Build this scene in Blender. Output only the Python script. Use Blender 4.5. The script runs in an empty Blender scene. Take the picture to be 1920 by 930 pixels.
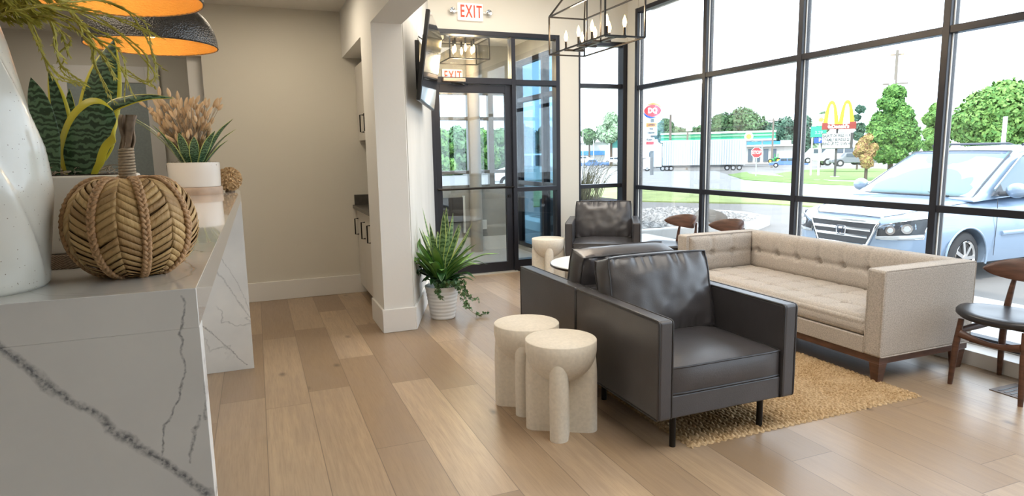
import bpy, bmesh, math, random
import numpy as np
from mathutils import Vector, Matrix, noise
random.seed(7); rng = np.random.default_rng(7)
PI = math.pi
sc = bpy.context.scene
COL = sc.collection
# ------------------------------------------------------------------ camera, world, sun, exposure
F_PX, YAW, PITCH, ROLL, EYE = 1193.48, 0.378691, 0.145840, 0.0183151, 1.4
cy_, sy_ = math.cos(YAW), math.sin(YAW)
FWD = Vector((sy_*math.cos(PITCH), cy_*math.cos(PITCH), -math.sin(PITCH)))
R0 = Vector((cy_, -sy_, 0)); D0 = FWD.cross(R0)
RGT = R0*math.cos(ROLL) + D0*math.sin(ROLL); DWN = D0*math.cos(ROLL) - R0*math.sin(ROLL)
cam_d = bpy.data.cameras.new('camera'); cam = bpy.data.objects.new('camera', cam_d); COL.objects.link(cam)
cam_d.sensor_width = 36; cam_d.lens = 36*F_PX/1920; cam_d.clip_start = .02; cam_d.clip_end = 600
m3 = Matrix((RGT, -DWN, -FWD)).transposed()
cam.matrix_world = Matrix.Translation((0, 0, EYE)) @ m3.to_4x4()
sc.camera = cam
w = bpy.data.worlds.new('world'); sc.world = w; w.use_nodes = True
wn = w.node_tree.nodes; wl = w.node_tree.links
WORLD_STRENGTH = 2.75
wn['Background'].inputs[0].default_value = (.74, .87, 1, 1); wn['Background'].inputs[1].default_value = WORLD_STRENGTH
sun_d = bpy.data.lights.new('sun', 'SUN'); sun_d.energy = 1.9; sun_d.angle = .03; sun_d.color = (1, .95, .86)
sun = bpy.data.objects.new('sun', sun_d); COL.objects.link(sun)
sun.rotation_euler = Vector((-.72, -.55, .95)).to_track_quat('Z', 'Y').to_euler()
vs = sc.view_settings; vs.view_transform = 'Standard'; vs.look = 'None'; vs.gamma = 1; vs.exposure = 0.80; vs.use_curve_mapping = False
def area(name, loc, sx, sy, power, col, rot=(0, 0, 0)):
    d = bpy.data.lights.new(name, 'AREA'); d.shape = 'RECTANGLE'; d.size = sx; d.size_y = sy; d.energy = power; d.color = col
    o = bpy.data.objects.new(name, d); COL.objects.link(o); o.location = loc; o.rotation_euler = rot
    return o
area('lounge_fill_light', (2.4, 1.0, 3.42), 2.4, 2.4, 55, (1, .95, .87))  # added unseen fill over the lounge, here and on the next line
area('lounge_fill_light', (2.4, 5.4, 3.42), 1.6, 1.6, 45, (1, .93, .82))
area('reception_fill_light', (-1.2, 2.6, 2.78), 1.2, 2.6, 17, (1, .88, .70))  # two added warm fills for the reception side, no fixtures modelled
area('reception_fill_light', (.2, 5.6, 2.78), .5, .5, 9, (1, .86, .66))
area('vestibule_fill_light', (2.6, 7.8, 2.93), .8, .8, 16, (1, .95, .88))  # extra fill added to brighten the vestibule besides its lantern
area('hall_fill_light', (-1.6, 7.5, 2.78), .6, .6, 4, (1, .9, .75))  # invented lamp that lifts the dark hall
# pixel helpers: distances are real, a pixel only gives the direction
def ray(u, v): return FWD + RGT*((u-960)/F_PX) + DWN*((v-465)/F_PX)
def on_y(u, v, y): d = ray(u, v); return d*(y/d.y) + Vector((0, 0, EYE))
def on_x(u, v, x): d = ray(u, v); return d*(x/d.x) + Vector((0, 0, EYE))
def at(u, v, D): d = ray(u, v); return d*(D/math.hypot(d.x, d.y)) + Vector((0, 0, EYE))
G = -.25
def gz(x, y):
    D = math.hypot(x, y)
    return G if D < 38 else G - min((D-38)/50, 1.4)
def on_g(u, v):
    lo, hi = 1., 400.
    d = ray(u, v); hd = math.hypot(d.x, d.y)
    for _ in range(60):
        D = (lo+hi)/2
        z = G if D < 38 else G - min((D-38)/50, 1.4)
        if EYE + d.z*D/hd > z: lo = D
        else: hi = D
    return Vector((d.x*D/hd, d.y*D/hd, z))
# ------------------------------------------------------------------ materials
def mat(name, col, rough=.6, metal=0, spec=.5, noise_amt=0, noise_scale=30, bump=0, bump_scale=60, coat=0, emis=None, estr=0, col2=None, trans=0, island=0, stretch=None):
    m = bpy.data.materials.new(name); m.use_nodes = True
    nt = m.node_tree; n = nt.nodes; l = nt.links; b = n['Principled BSDF']
    b.inputs['Base Color'].default_value = (*col, 1); b.inputs['Roughness'].default_value = rough; b.inputs['Metallic'].default_value = metal
    b.inputs['Specular IOR Level'].default_value = spec
    if coat: b.inputs['Coat Weight'].default_value = coat; b.inputs['Coat Roughness'].default_value = .08
    if emis: b.inputs['Emission Color'].default_value = (*emis, 1); b.inputs['Emission Strength'].default_value = estr
    if trans: b.inputs['Transmission Weight'].default_value = trans
    if noise_amt or bump or island:
        tc = n.new('ShaderNodeTexCoord'); mp = n.new('ShaderNodeMapping'); l.new(tc.outputs['Object'], mp.inputs[0])
        if stretch: mp.inputs['Scale'].default_value = stretch
    if noise_amt or island:
        mx = n.new('ShaderNodeMix'); mx.data_type = 'RGBA'
        c2 = col2 or tuple(c*(1-noise_amt) for c in col)
        mx.inputs['A'].default_value = (*col, 1); mx.inputs['B'].default_value = (*c2, 1)
        if island:
            g = n.new('ShaderNodeNewGeometry'); l.new(g.outputs['Random Per Island'], mx.inputs['Factor'])
        else:
            nz = n.new('ShaderNodeTexNoise'); nz.inputs['Scale'].default_value = noise_scale; nz.inputs['Detail'].default_value = 5
            l.new(mp.outputs[0], nz.inputs['Vector'])
            rp = n.new('ShaderNodeValToRGB'); rp.color_ramp.elements[0].position = .35; rp.color_ramp.elements[1].position = .65
            l.new(nz.outputs[0], rp.inputs[0]); l.new(rp.outputs[0], mx.inputs['Factor'])
        l.new(mx.outputs['Result'], b.inputs['Base Color'])
    if bump:
        nb = n.new('ShaderNodeTexNoise'); nb.inputs['Scale'].default_value = bump_scale; nb.inputs['Detail'].default_value = 4
        l.new(mp.outputs[0], nb.inputs['Vector'])
        bp = n.new('ShaderNodeBump'); bp.inputs['Strength'].default_value = bump; bp.inputs['Distance'].default_value = .01
        l.new(nb.outputs[0], bp.inputs['Height']); l.new(bp.outputs[0], b.inputs['Normal'])
    return m
class NG:   # small node-graph helper
    def __init__(s, m): s.m = m; s.n = m.node_tree.nodes; s.l = m.node_tree.links; s.b = s.n['Principled BSDF']
    def math(s, op, a, b=None, c=None):
        x = s.n.new('ShaderNodeMath'); x.operation = op
        for i, v in enumerate((a, b, c)):
            if v is None: continue
            if isinstance(v, (int, float)): x.inputs[i].default_value = v
            else: s.l.new(v, x.inputs[i])
        return x.outputs[0]
    def xyz(s, kind='Object'):
        tc = s.n.new('ShaderNodeTexCoord'); sp = s.n.new('ShaderNodeSeparateXYZ'); s.l.new(tc.outputs[kind], sp.inputs[0]); s.tc = tc.outputs[kind]
        return sp.outputs
    def vec(s, x, y, z=0):
        c = s.n.new('ShaderNodeCombineXYZ')
        for i, v in enumerate((x, y, z)):
            if isinstance(v, (int, float)): c.inputs[i].default_value = v
            else: s.l.new(v, c.inputs[i])
        return c.outputs[0]
    def noise(s, vec, scale, detail=4, dist=0):
        x = s.n.new('ShaderNodeTexNoise'); s.l.new(vec, x.inputs['Vector']); x.inputs['Scale'].default_value = scale; x.inputs['Detail'].default_value = detail; x.inputs['Distortion'].default_value = dist
        return x.outputs[0]
    def white(s, vec):
        x = s.n.new('ShaderNodeTexWhiteNoise'); s.l.new(vec, x.inputs['Vector']); return x.outputs['Value']
    def ramp(s, f, stops):
        x = s.n.new('ShaderNodeValToRGB'); e = x.color_ramp.elements
        while len(e) < len(stops): e.new(.5)
        for i, (p, c) in enumerate(stops):
            e[i].position = p; e[i].color = (c, c, c, 1) if isinstance(c, (int, float)) else (*c, 1)
        s.l.new(f, x.inputs[0]); return x.outputs[0]
    def mix(s, f, a, b, mode='MIX'):
        x = s.n.new('ShaderNodeMix'); x.data_type = 'RGBA'; x.blend_type = mode
        for k, v in (('Factor', f), ('A', a), ('B', b)):
            if isinstance(v, (int, float)): x.inputs[k].default_value = v
            elif isinstance(v, tuple): x.inputs[k].default_value = (*v, 1)
            else: s.l.new(v, x.inputs[k])
        return x.outputs['Result']
    def bump(s, h, strength, dist=.01):
        x = s.n.new('ShaderNodeBump'); x.inputs['Strength'].default_value = strength; x.inputs['Distance'].default_value = dist
        s.l.new(h, x.inputs['Height']); s.l.new(x.outputs[0], s.b.inputs['Normal'])
    def color(s, c): s.l.new(c, s.b.inputs['Base Color'])
def glass(name, tint=(1, 1, 1), refl=.07, rough=0.0):
    m = bpy.data.materials.new(name); m.use_nodes = True; n = m.node_tree.nodes; l = m.node_tree.links
    for x in list(n): n.remove(x)
    o = n.new('ShaderNodeOutputMaterial'); t = n.new('ShaderNodeBsdfTransparent'); g = n.new('ShaderNodeBsdfGlossy'); mx = n.new('ShaderNodeMixShader')
    t.inputs[0].default_value = (*tint, 1); g.inputs['Roughness'].default_value = rough
    lw = n.new('ShaderNodeLayerWeight'); lw.inputs[0].default_value = .25
    ma = n.new('ShaderNodeMath'); ma.operation = 'MULTIPLY_ADD'; ma.inputs[1].default_value = .5; ma.inputs[2].default_value = refl
    l.new(lw.outputs['Fresnel'], ma.inputs[0]); l.new(ma.outputs[0], mx.inputs[0]); l.new(t.outputs[0], mx.inputs[1]); l.new(g.outputs[0], mx.inputs[2]); l.new(mx.outputs[0], o.inputs[0])
    return m
M = {}
M['wall'] = mat('painted_plaster', (.66, .63, .56), .85, bump=.03, bump_scale=120)
M['wall_white'] = mat('white_plaster', (.74, .73, .70), .8, bump=.05, bump_scale=40)
M['wall_texture'] = mat('trowelled_plaster', (.62, .60, .56), .75, noise_amt=.1, noise_scale=3, bump=.18, bump_scale=14, stretch=(1, 1, .35))
M['trim'] = mat('white_trim_paint', (.76, .745, .72), .45)
M['ceiling'] = mat('ceiling_paint', (.72, .70, .66), .9)
M['frame'] = mat('black_window_frame', (.010, .010, .016), .38, metal=0)
M['frame_grey'] = mat('grey_window_frame', (.28, .26, .24), .4, metal=.4)
M['glass'] = glass('window_glass', refl=.01)
M['door_glass'] = glass('door_glass', (.90, .95, .97), .06)
M['black'] = mat('black_plastic', (.012, .012, .013), .35)
M['screen'] = mat('dark_screen', (.01, .011, .013), .04, spec=1.0, coat=1)
M['blackmetal'] = mat('black_metal', (.02, .018, .017), .35, metal=.7)
M['leather'] = mat('grey_leather', (.058, .054, .058), .34, spec=.7, noise_amt=.15, noise_scale=8, bump=.06, bump_scale=160)
M['piping'] = mat('leather_piping', (.028, .026, .028), .4)
M['fabric'] = mat('oatmeal_fabric', (.54, .482, .425), .95, spec=.15, noise_amt=.3, noise_scale=140, bump=.3, bump_scale=260)
M['walnut'] = mat('walnut_wood', (.125, .054, .032), .38, noise_amt=.45, noise_scale=9, stretch=(1, 1, 6))
M['seat_leather'] = mat('black_seat_leather', (.018, .018, .022), .32, spec=.6)
M['stone'] = mat('cream_cast_stone', (.74, .68, .58), .75, noise_amt=.1, noise_scale=60, bump=.04, bump_scale=120)
M['tabletop'] = mat('white_tabletop', (.72, .72, .71), .25)
M['pot_white'] = mat('white_glazed_pot', (.74, .74, .73), .35)
M['soil'] = mat('dark_soil', (.035, .025, .018), .95, bump=.6, bump_scale=70)
M['steel'] = mat('brushed_steel', (.55, .55, .54), .3, metal=1)
M['chrome'] = mat('chrome', (.8, .8, .8), .08, metal=1)
M['brass'] = mat('gold_leaf_inside', (.74, .44, .12), .5, metal=.5, bump=.35, bump_scale=90, stretch=(1, 1, 3))
M['red'] = mat('red_letters', (.8, .05, .02), .5, emis=(1, .03, .01), estr=.25)
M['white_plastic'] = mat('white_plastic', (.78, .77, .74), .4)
M['exit_face'] = mat('exit_sign_face', (.8, .72, .66), .4, emis=(1, .86, .78), estr=.25)
M['bulb'] = mat('lit_bulb', (1, .8, .5), .3, emis=(1, .60, .22), estr=5.5)
M['dark_stone'] = mat('dark_stone_worktop', (.075, .068, .06), .35, noise_amt=.25, noise_scale=30)
M['cabinet'] = mat('cabinet_paint', (.66, .63, .58), .55)
M['tile'] = mat('vestibule_floor_tile', (.42, .42, .42), .5, noise_amt=.12, noise_scale=6)
M['grey_wall'] = mat('grey_plaster', (.36, .35, .33), .8, noise_amt=.15, noise_scale=4)
# floor planks: rows along Y
m = mat('oak_planks', (.4, .3, .2), .34, spec=.5); g = NG(m); X = g.xyz()
PW, PL = .245, 1.5
row = g.math('FLOOR', g.math('DIVIDE', g.math('ADD', X[0], .04), PW))
fx = g.math('FRACT', g.math('DIVIDE', g.math('ADD', X[0], .04), PW))
off = g.math('MULTIPLY', g.white(g.vec(row, 3.3)), PL)
yy = g.math('DIVIDE', g.math('ADD', X[1], off), PL)
cell = g.math('FLOOR', yy); fy = g.math('FRACT', yy)
rnd = g.white(g.vec(row, cell, 1.7))
ex = g.math('MINIMUM', fx, g.math('SUBTRACT', 1, fx)); ey = g.math('MULTIPLY', g.math('MINIMUM', fy, g.math('SUBTRACT', 1, fy)), PL/PW)
edge = g.math('MINIMUM', ex, ey)
seam = g.ramp(edge, [(.0, 0), (.012, 1)])
gv = g.vec(g.math('MULTIPLY', X[0], 16), g.math('ADD', X[1], g.math('MULTIPLY', rnd, 40)), g.math('MULTIPLY', rnd, 9))
grain = g.noise(gv, 2.2, 8, .6)
fine = g.noise(g.vec(g.math('MULTIPLY', X[0], 60), g.math('MULTIPLY', X[1], 2.5), rnd), 3, 6, .3)
big = g.noise(g.vec(g.math('MULTIPLY', X[0], 2.2), X[1], rnd), 1.7, 3, .5)
base = g.ramp(rnd, [(0, (.25, .168, .098)), (.3, (.325, .225, .138)), (.65, (.385, .275, .172)), (1, (.46, .338, .218))])
c = g.mix(g.ramp(grain, [(.35, 0), (.7, 1)]), base, (.24, .165, .11), 'MIX')
c = g.mix(.45, base, c)
c = g.mix(g.math('MULTIPLY', g.ramp(fine, [(.45, 0), (.75, 1)]), .35), c, (.20, .14, .095))
c = g.mix(g.math('MULTIPLY', g.ramp(big, [(.42, 0), (.7, 1)]), .4), c, (.27, .20, .15))
vo = g.n.new('ShaderNodeTexVoronoi'); vo.inputs['Scale'].default_value = 1.9; g.l.new(g.vec(g.math('MULTIPLY', X[0], 1.9), X[1], rnd), vo.inputs['Vector'])
kn = g.math('ADD', vo.outputs['Distance'], g.math('MULTIPLY', g.noise(g.vec(X[0], X[1]), 28, 3), .05))
knot = g.ramp(kn, [(.05, 1), (.13, 0)])
c = g.mix(g.math('MULTIPLY', knot, .75), c, (.07, .045, .03))
c = g.mix(seam, (.13, .09, .06), c)
g.color(c); g.bump(g.math('ADD', g.math('MULTIPLY', grain, .25), g.math('MULTIPLY', seam, .6)), .07, .004)
rr = g.math('MULTIPLY_ADD', fine, .14, .25); g.l.new(rr, g.b.inputs['Roughness'])
M['floor'] = m
# marble-look quartz
def quartz(name, rough, lines, faint=True):
    m = mat(name, (.74, .73, .70), rough, spec=.5); g = NG(m); X = g.xyz()
    wv = g.noise(g.tc, 9, 5); wv2 = g.noise(g.tc, 45, 4); wv3 = g.noise(g.tc, 160, 3)
    total = None
    for (x0, z0, x1, z1, wid, strength) in lines:
        L = math.hypot(x1-x0, z1-z0); nx, nz = -(z1-z0)/L, (x1-x0)/L; tx, tz = (x1-x0)/L, (z1-z0)/L
        d = g.math('ADD', g.math('MULTIPLY', g.math('SUBTRACT', X[0], x0), nx), g.math('MULTIPLY', g.math('SUBTRACT', X[2], z0), nz))
        t = g.math('ADD', g.math('MULTIPLY', g.math('SUBTRACT', X[0], x0), tx), g.math('MULTIPLY', g.math('SUBTRACT', X[2], z0), tz))
        d = g.math('ADD', d, g.math('ADD', g.math('MULTIPLY_ADD', wv, .05, -.025), g.math('MULTIPLY_ADD', wv2, .016, -.008)))
        d = g.math('ABSOLUTE', d)
        k = g.ramp(g.math('DIVIDE', d, wid), [(.0, 1), (.35, .7), (1, 0)])
        brk = g.ramp(wv3, [(.38, 0), (.6, 1)])
        k = g.math('MULTIPLY', k, g.math('MULTIPLY_ADD', brk, .6, .4))
        inside = g.math('MULTIPLY', g.math('GREATER_THAN', t, 0), g.math('LESS_THAN', t, L))
        k = g.math('MULTIPLY', g.math('MULTIPLY', k, inside), strength)
        total = k if total is None else g.math('MAXIMUM', total, k)
    if faint:
        f = g.noise(g.tc, 1.6, 6, 1.2); f = g.math('ABSOLUTE', g.math('SUBTRACT', f, .5))
        k = g.math('MULTIPLY', g.ramp(f, [(0, 1), (.006, .5), (.014, 0)]), .45)
        k = g.math('MULTIPLY', k, g.ramp(g.noise(g.tc, 2.3, 2), [(.5, 0), (.62, 1)]))
        total = k if total is None else g.math('MAXIMUM', total, k)
    mot = g.mix(g.ramp(g.noise(g.tc, 6, 4), [(.3, 0), (.7, 1)]), (.74, .73, .70), (.66, .655, .635))
    g.color(g.mix(total, mot, (.10, .105, .12)))
    return m
M['quartz_near'] = quartz('veined_quartz_near', .3, [(-.42, 1.205, -.10, .835, .011, .95), (-.121, 1.19, -.135, 1.06, .0024, .8), (-.135, 1.06, -.15, .985, .0026, .85), (-.15, .99, -.178, .92, .0026, .8), (-.098, 1.08, -.102, .98, .003, .6), (-.108, .99, -.128, .91, .003, .75), (-.8, 1.1, -.5, .5, .012, .8)], False)
M['quartz'] = quartz('veined_quartz', .10, [(-.31, .72, -.08, .33, .006, .5), (-.27, .85, -.08, .36, .004, .45), (-.40, .33, -.14, .03, .006, .7), (-1.2, 1.0, -.5, .1, .01, .7)])
M['quartz'].node_tree.nodes['Principled BSDF'].inputs['Coat Weight'].default_value = .6
M['quartz'].node_tree.nodes['Principled BSDF'].inputs['Coat Roughness'].default_value = .03
# ------------------------------------------------------------------ mesh builder
class MB:
    def __init__(s, T=None): s.bm = bmesh.new(); s.T = T or Matrix.Identity(4); s.mi = 0
    def v(s, p): return s.bm.verts.new(s.T @ Vector(p))
    def f(s, vs):
        try:
            fc = s.bm.faces.new(vs); fc.material_index = s.mi; return fc
        except ValueError: return None
    def box(s, x0, x1, y0, y1, z0, z1):
        V = [s.v(p) for p in ((x0,y0,z0),(x1,y0,z0),(x1,y1,z0),(x0,y1,z0),(x0,y0,z1),(x1,y0,z1),(x1,y1,z1),(x0,y1,z1))]
        for q in ((0,3,2,1),(4,5,6,7),(0,1,5,4),(1,2,6,5),(2,3,7,6),(3,0,4,7)): s.f([V[i] for i in q])
        return s
    def prism(s, pts, z0, z1, scale_top=1):
        n = len(pts); cx = sum(p[0] for p in pts)/n; cyy = sum(p[1] for p in pts)/n
        a = [s.v((p[0], p[1], z0)) for p in pts]; b = [s.v((cx+(p[0]-cx)*scale_top, cyy+(p[1]-cyy)*scale_top, z1)) for p in pts]
        s.f(a[::-1]); s.f(b)
        for i in range(n): s.f([a[i], a[(i+1) % n], b[(i+1) % n], b[i]])
        return s
    def rings(s, rings, closed_u=False, cap=True):
        R = [[s.v(p) for p in r] for r in rings]; n = len(R[0]); k = len(R)
        for i in range(k if closed_u else k-1):
            a, b = R[i], R[(i+1) % k]
            for j in range(n): s.f([a[j], a[(j+1) % n], b[(j+1) % n], b[j]])
        if cap and not closed_u: s.f(R[0][::-1]); s.f(R[-1])
        return s
    def tube(s, pts, r, n=8, closed=False, cap=True, flat=1):
        pts = [Vector(p) for p in pts]; k = len(pts); rs = r if isinstance(r, (list, tuple)) else [r]*k
        out = []; up = None
        for i, p in enumerate(pts):
            if closed: t = pts[(i+1) % k]-pts[i-1]
            else: t = pts[min(i+1, k-1)]-pts[max(i-1, 0)]
            if t.length < 1e-9: t = Vector((0, 0, 1))
            t.normalize()
            if up is None: up = Vector((0, 0, 1)) if abs(t.z) < .9 else Vector((1, 0, 0))
            sd = t.cross(up)
            if sd.length < 1e-6: sd = t.orthogonal()
            sd.normalize(); up = sd.cross(t).normalized()
            out.append([p + (sd*math.cos(2*PI*j/n) + up*math.sin(2*PI*j/n)*flat)*rs[i] for j in range(n)])
        return s.rings(out, closed, cap)
    def bar(s, a, b, w, h=None):
        a = Vector(a); b = Vector(b); h = h or w; t = (b-a).normalized(); up = Vector((0, 0, 1)) if abs(t.z) < .95 else Vector((0, 1, 0))
        sd = t.cross(up).normalized(); up = sd.cross(t)
        q = [(-1,-1),(1,-1),(1,1),(-1,1)]
        return s.rings([[p + sd*i*w/2 + up*j*h/2 for i, j in q] for p in (a, b)])
    def cyl(s, a, b, r0, r1=None, n=20): return s.tube([a, b], [r0, r0 if r1 is None else r1], n)
    def lathe(s, prof, n=40, c=(0, 0, 0), cap=True, fr=None):
        out = []
        for r, z in prof:
            out.append([(c[0]+r*(fr(2*PI*j/n, z) if fr else 1)*math.cos(2*PI*j/n), c[1]+r*(fr(2*PI*j/n, z) if fr else 1)*math.sin(2*PI*j/n), c[2]+z) for j in range(n)])
        return s.rings(out, False, cap)
    def ball(s, c, r, sc_=(1, 1, 1), n=16, m=10):
        return s.lathe_t([(r*math.sin(PI*i/m), -r*math.cos(PI*i/m)) for i in range(m+1)], n, c, sc_)
    def lathe_t(s, prof, n, c, sc_):
        out = [[(c[0]+sc_[0]*max(r, 1e-5)*math.cos(2*PI*j/n), c[1]+sc_[1]*max(r, 1e-5)*math.sin(2*PI*j/n), c[2]+sc_[2]*z) for j in range(n)] for r, z in prof]
        return s.rings(out)
    def grid(s, fn, nu, nv, mi=None):
        V = [[s.v(fn(i/nu, j/nv)) for j in range(nv+1)] for i in range(nu+1)]
        for i in range(nu):
            for j in range(nv):
                fc = s.f([V[i][j], V[i+1][j], V[i+1][j+1], V[i][j+1]])
                if fc and mi: fc.material_index = mi(i/nu, j/nv)
        return s
    def build(s, name, mats, parent=None, smooth=35, bevel=0, seg=2, solid=0, subsurf=0, label=None, recalc=True):
        if recalc: bmesh.ops.recalc_face_normals(s.bm, faces=s.bm.faces)
        if not isinstance(mats, (list, tuple)): mats = [mats]
        me = bpy.data.meshes.new(name)
        if smooth is not None:
            lim = math.radians(smooth)
            for e in s.bm.edges:
                if len(e.link_faces) == 2 and e.calc_face_angle(0) > lim: e.smooth = False
            for fc in s.bm.faces: fc.smooth = True
        if bevel:
            for e in s.bm.edges: e.smooth = True
        s.bm.to_mesh(me); s.bm.free()
        for q in mats: me.materials.append(M[q] if isinstance(q, str) else q)
        o = bpy.data.objects.new(name, me); COL.objects.link(o)
        if parent: o.parent = parent
        if bevel:
            b = o.modifiers.new('bevel', 'BEVEL'); b.width = bevel; b.segments = seg; b.limit_method = 'ANGLE'; b.angle_limit = math.radians(30); b.harden_normals = True
        if solid:
            q = o.modifiers.new('solid', 'SOLIDIFY'); q.thickness = solid; q.offset = 0
        if subsurf:
            q = o.modifiers.new('sub', 'SUBSURF'); q.levels = q.render_levels = subsurf
        if label: o['label'] = label
        return o
def tag(o, label=None, cat=None, group=None, kind=None):
    if label: o['label'] = label
    if cat: o['category'] = cat
    if group: o['group'] = group
    if kind: o['kind'] = kind
    return o
def thing(name, label, cat, loc=(0, 0, 0), rz=0, group=None, kind=None):
    o = bpy.data.objects.new(name, None); COL.objects.link(o); o.location = loc; o.rotation_euler = (0, 0, rz); o.empty_display_size = .1
    return tag(o, label, cat, group, kind)
def struct(name, mb, m, parent=None, **k):
    o = mb.build(name, m, parent, **k)
    if not parent: o['kind'] = 'structure'
    return o
def copy_tree(o, parent=None):
    c = o.copy(); COL.objects.link(c); c.parent = parent
    for ch in list(o.children): copy_tree(ch, c)
    return c
def dup(o, loc, rz, label, group=None):
    c = copy_tree(o); c.location = loc; c.rotation_euler = (0, 0, rz); c['label'] = label
    if group: c['group'] = group
    return c
def text(name, body, size, material, parent, loc, rot, ext=.002, bold=0, sx=1, align='CENTER', space=1):
    cu = bpy.data.curves.new(name, 'FONT'); cu.body = body; cu.size = size; cu.extrude = ext; cu.align_x = align; cu.align_y = 'CENTER'; cu.offset = bold; cu.resolution_u = 3; cu.space_character = space
    o = bpy.data.objects.new(name, cu); COL.objects.link(o); bpy.context.view_layer.update()
    me = bpy.data.meshes.new_from_object(o.evaluated_get(bpy.context.evaluated_depsgraph_get())); bpy.data.objects.remove(o)
    n = bpy.data.objects.new(name, me); COL.objects.link(n); me.materials.clear(); me.materials.append(M[material] if isinstance(material, str) else material)
    n.parent = parent; n.location = loc; n.rotation_euler = rot; n.scale = (sx, 1, 1)
    return n
def boolean(o, cutters):
    for cme in cutters:
        q = o.modifiers.new('cut', 'BOOLEAN'); q.object = cme; q.operation = 'DIFFERENCE'; q.solver = 'EXACT'
    bpy.context.view_layer.update()
    me = bpy.data.meshes.new_from_object(o.evaluated_get(bpy.context.evaluated_depsgraph_get()))
    o.modifiers.clear(); o.data = me
    for c in cutters: bpy.data.objects.remove(c)
def arr_mesh(name, verts, faces, mats, parent=None, midx=None, smooth=False):
    me = bpy.data.meshes.new(name); verts = np.asarray(verts, dtype=np.float32); faces = np.asarray(faces, dtype=np.int32); k = faces.shape[1]
    me.vertices.add(len(verts)); me.vertices.foreach_set('co', verts.ravel()); me.loops.add(faces.size); me.loops.foreach_set('vertex_index', faces.ravel())
    me.polygons.add(len(faces)); me.polygons.foreach_set('loop_start', np.arange(len(faces), dtype=np.int32)*k)
    if midx is not None: me.polygons.foreach_set('material_index', np.asarray(midx, dtype=np.int32))
    me.update(calc_edges=True); me.validate()
    if smooth: me.polygons.foreach_set('use_smooth', np.ones(len(faces), dtype=bool))
    for q in (mats if isinstance(mats, (list, tuple)) else [mats]): me.materials.append(M[q] if isinstance(q, str) else q)
    o = bpy.data.objects.new(name, me); COL.objects.link(o)
    if parent: o.parent = parent
    return o
# ================================================================== THE ROOM
YB = 7.05
struct('floor', MB().box(-3.2, 4.34, -3.2, 7.16, -.15, 0), 'floor')
struct('ceiling', MB().box(1.115, 4.6, -3.2, 7.25, 3.5, 3.65), 'ceiling')
mb = MB().box(-3.2, .88, -3.2, 10.3, 2.82, 3.65); struct('ceiling_hall', mb, 'ceiling')
# beam (drywall header between reception and lounge) with the column it lands on
struct('trim_beam', MB().box(.88, 1.115, -3.2, 5.0, 2.40, 3.65), 'wall_white')
mb = MB()
mb.prism([(.88, 5.0), (1.115, 5.0), (1.297, 5.5), (.88, 5.5)], 0, 3.65)
mb.prism([(1.27, 5.5), (1.297, 5.5), (1.86, 7.05), (1.27, 7.05)], 0, 3.65)
mb.prism([(.88, 5.5), (1.27, 5.5), (1.27, 7.05), (.88, 7.05)], 2.38, 3.65)
struct('wall_column', mb, 'wall_white')
# trowelled skin on the diagonal television wall
da = Vector((.745, 2.05, 0)).normalized(); dn = Vector((da.y, -da.x, 0))
p0 = Vector((1.115, 5.0, 0)) + da*.02; p1 = Vector((1.86, 7.05, 0))
mb = MB(); mb.prism([tuple(p0[:2]), tuple((p0+dn*.008)[:2]), tuple((p1+dn*.008)[:2]), tuple(p1[:2])], 0, 3.5)
struct('wall_television', mb, 'wall_texture')
# baseboards
bh = .19
mb = MB()
mb.prism([(.862, 4.982), (1.128, 4.982), (1.128+.009, 5.0), (.88, 5.0)], 0, bh)
mb.box(.862, .88, 5.0, 5.5, 0, bh)
q0 = Vector((1.118, 4.99, 0)); q1 = p1
mb.prism([tuple(q0[:2]), tuple((q0+dn*.022)[:2]), tuple((q1+dn*.022)[:2]), tuple(q1[:2])], 0, bh)
struct('baseboard_column', mb, 'trim', bevel=.004)
struct('baseboard_back', MB().box(-.39, 1.0, 6.672, 6.69, 0, bh), 'trim', bevel=.004)
struct('wall_back_left', MB().box(-.39, 1.27, 6.69, 6.85, 0, 2.82).box(.93, 1.27, 5.5, 5.52, 2.3, 2.38), 'wall')
# back wall of the lounge
mb = MB(); T = .2
mb.box(1.84, 4.465, YB, YB+T, 2.785, 3.65)
mb.box(3.453, 3.714, YB, YB+T, 0, 2.785)
mb.box(3.714, 4.41, YB, YB+T, 2.75, 2.785).box(3.714, 4.41, YB, YB+T, 0, .12)
mb.box(4.41, 4.465, YB, YB+T, 0, 2.785).box(1.27, 1.84, YB, YB+T, 0, 3.65)
struct('wall_back', mb, 'wall')
struct('trim_corner', MB().box(4.40, 4.46, 6.83, 7.05, 0, 3.65), 'wall')
# right side: head wall above the glazing, low curb with a white sill
struct('wall_right', MB().box(4.41, 4.62, -3.2, 6.83, 3.10, 3.65), 'wall')
struct('baseboard_right', MB().box(4.193, 4.352, -3.2, 7.05, 0, .095), 'trim', bevel=.003)
struct('wall_curb', MB().box(4.352, 4.62, -3.2, 6.83, -.4, .10), 'grey_wall')
# walls behind the camera
struct('wall_front', MB().box(-3.2, 4.62, -3.4, -3.2, -.15, 3.65), 'wall')
struct('wall_left', MB().box(-3.4, -3.2, -3.4, 10.3, -.15, 3.65), 'wall')
struct('floor_hall', MB().box(-3.2, 1.27, 7.16, 10.3, -.15, 0).box(.9, 1.27, 7.05, 7.16, -.15, -.001), 'floor')
struct('roof', MB().box(-3.4, 4.62, -3.4, 10.4, 3.66, 3.8), 'ceiling')
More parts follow.
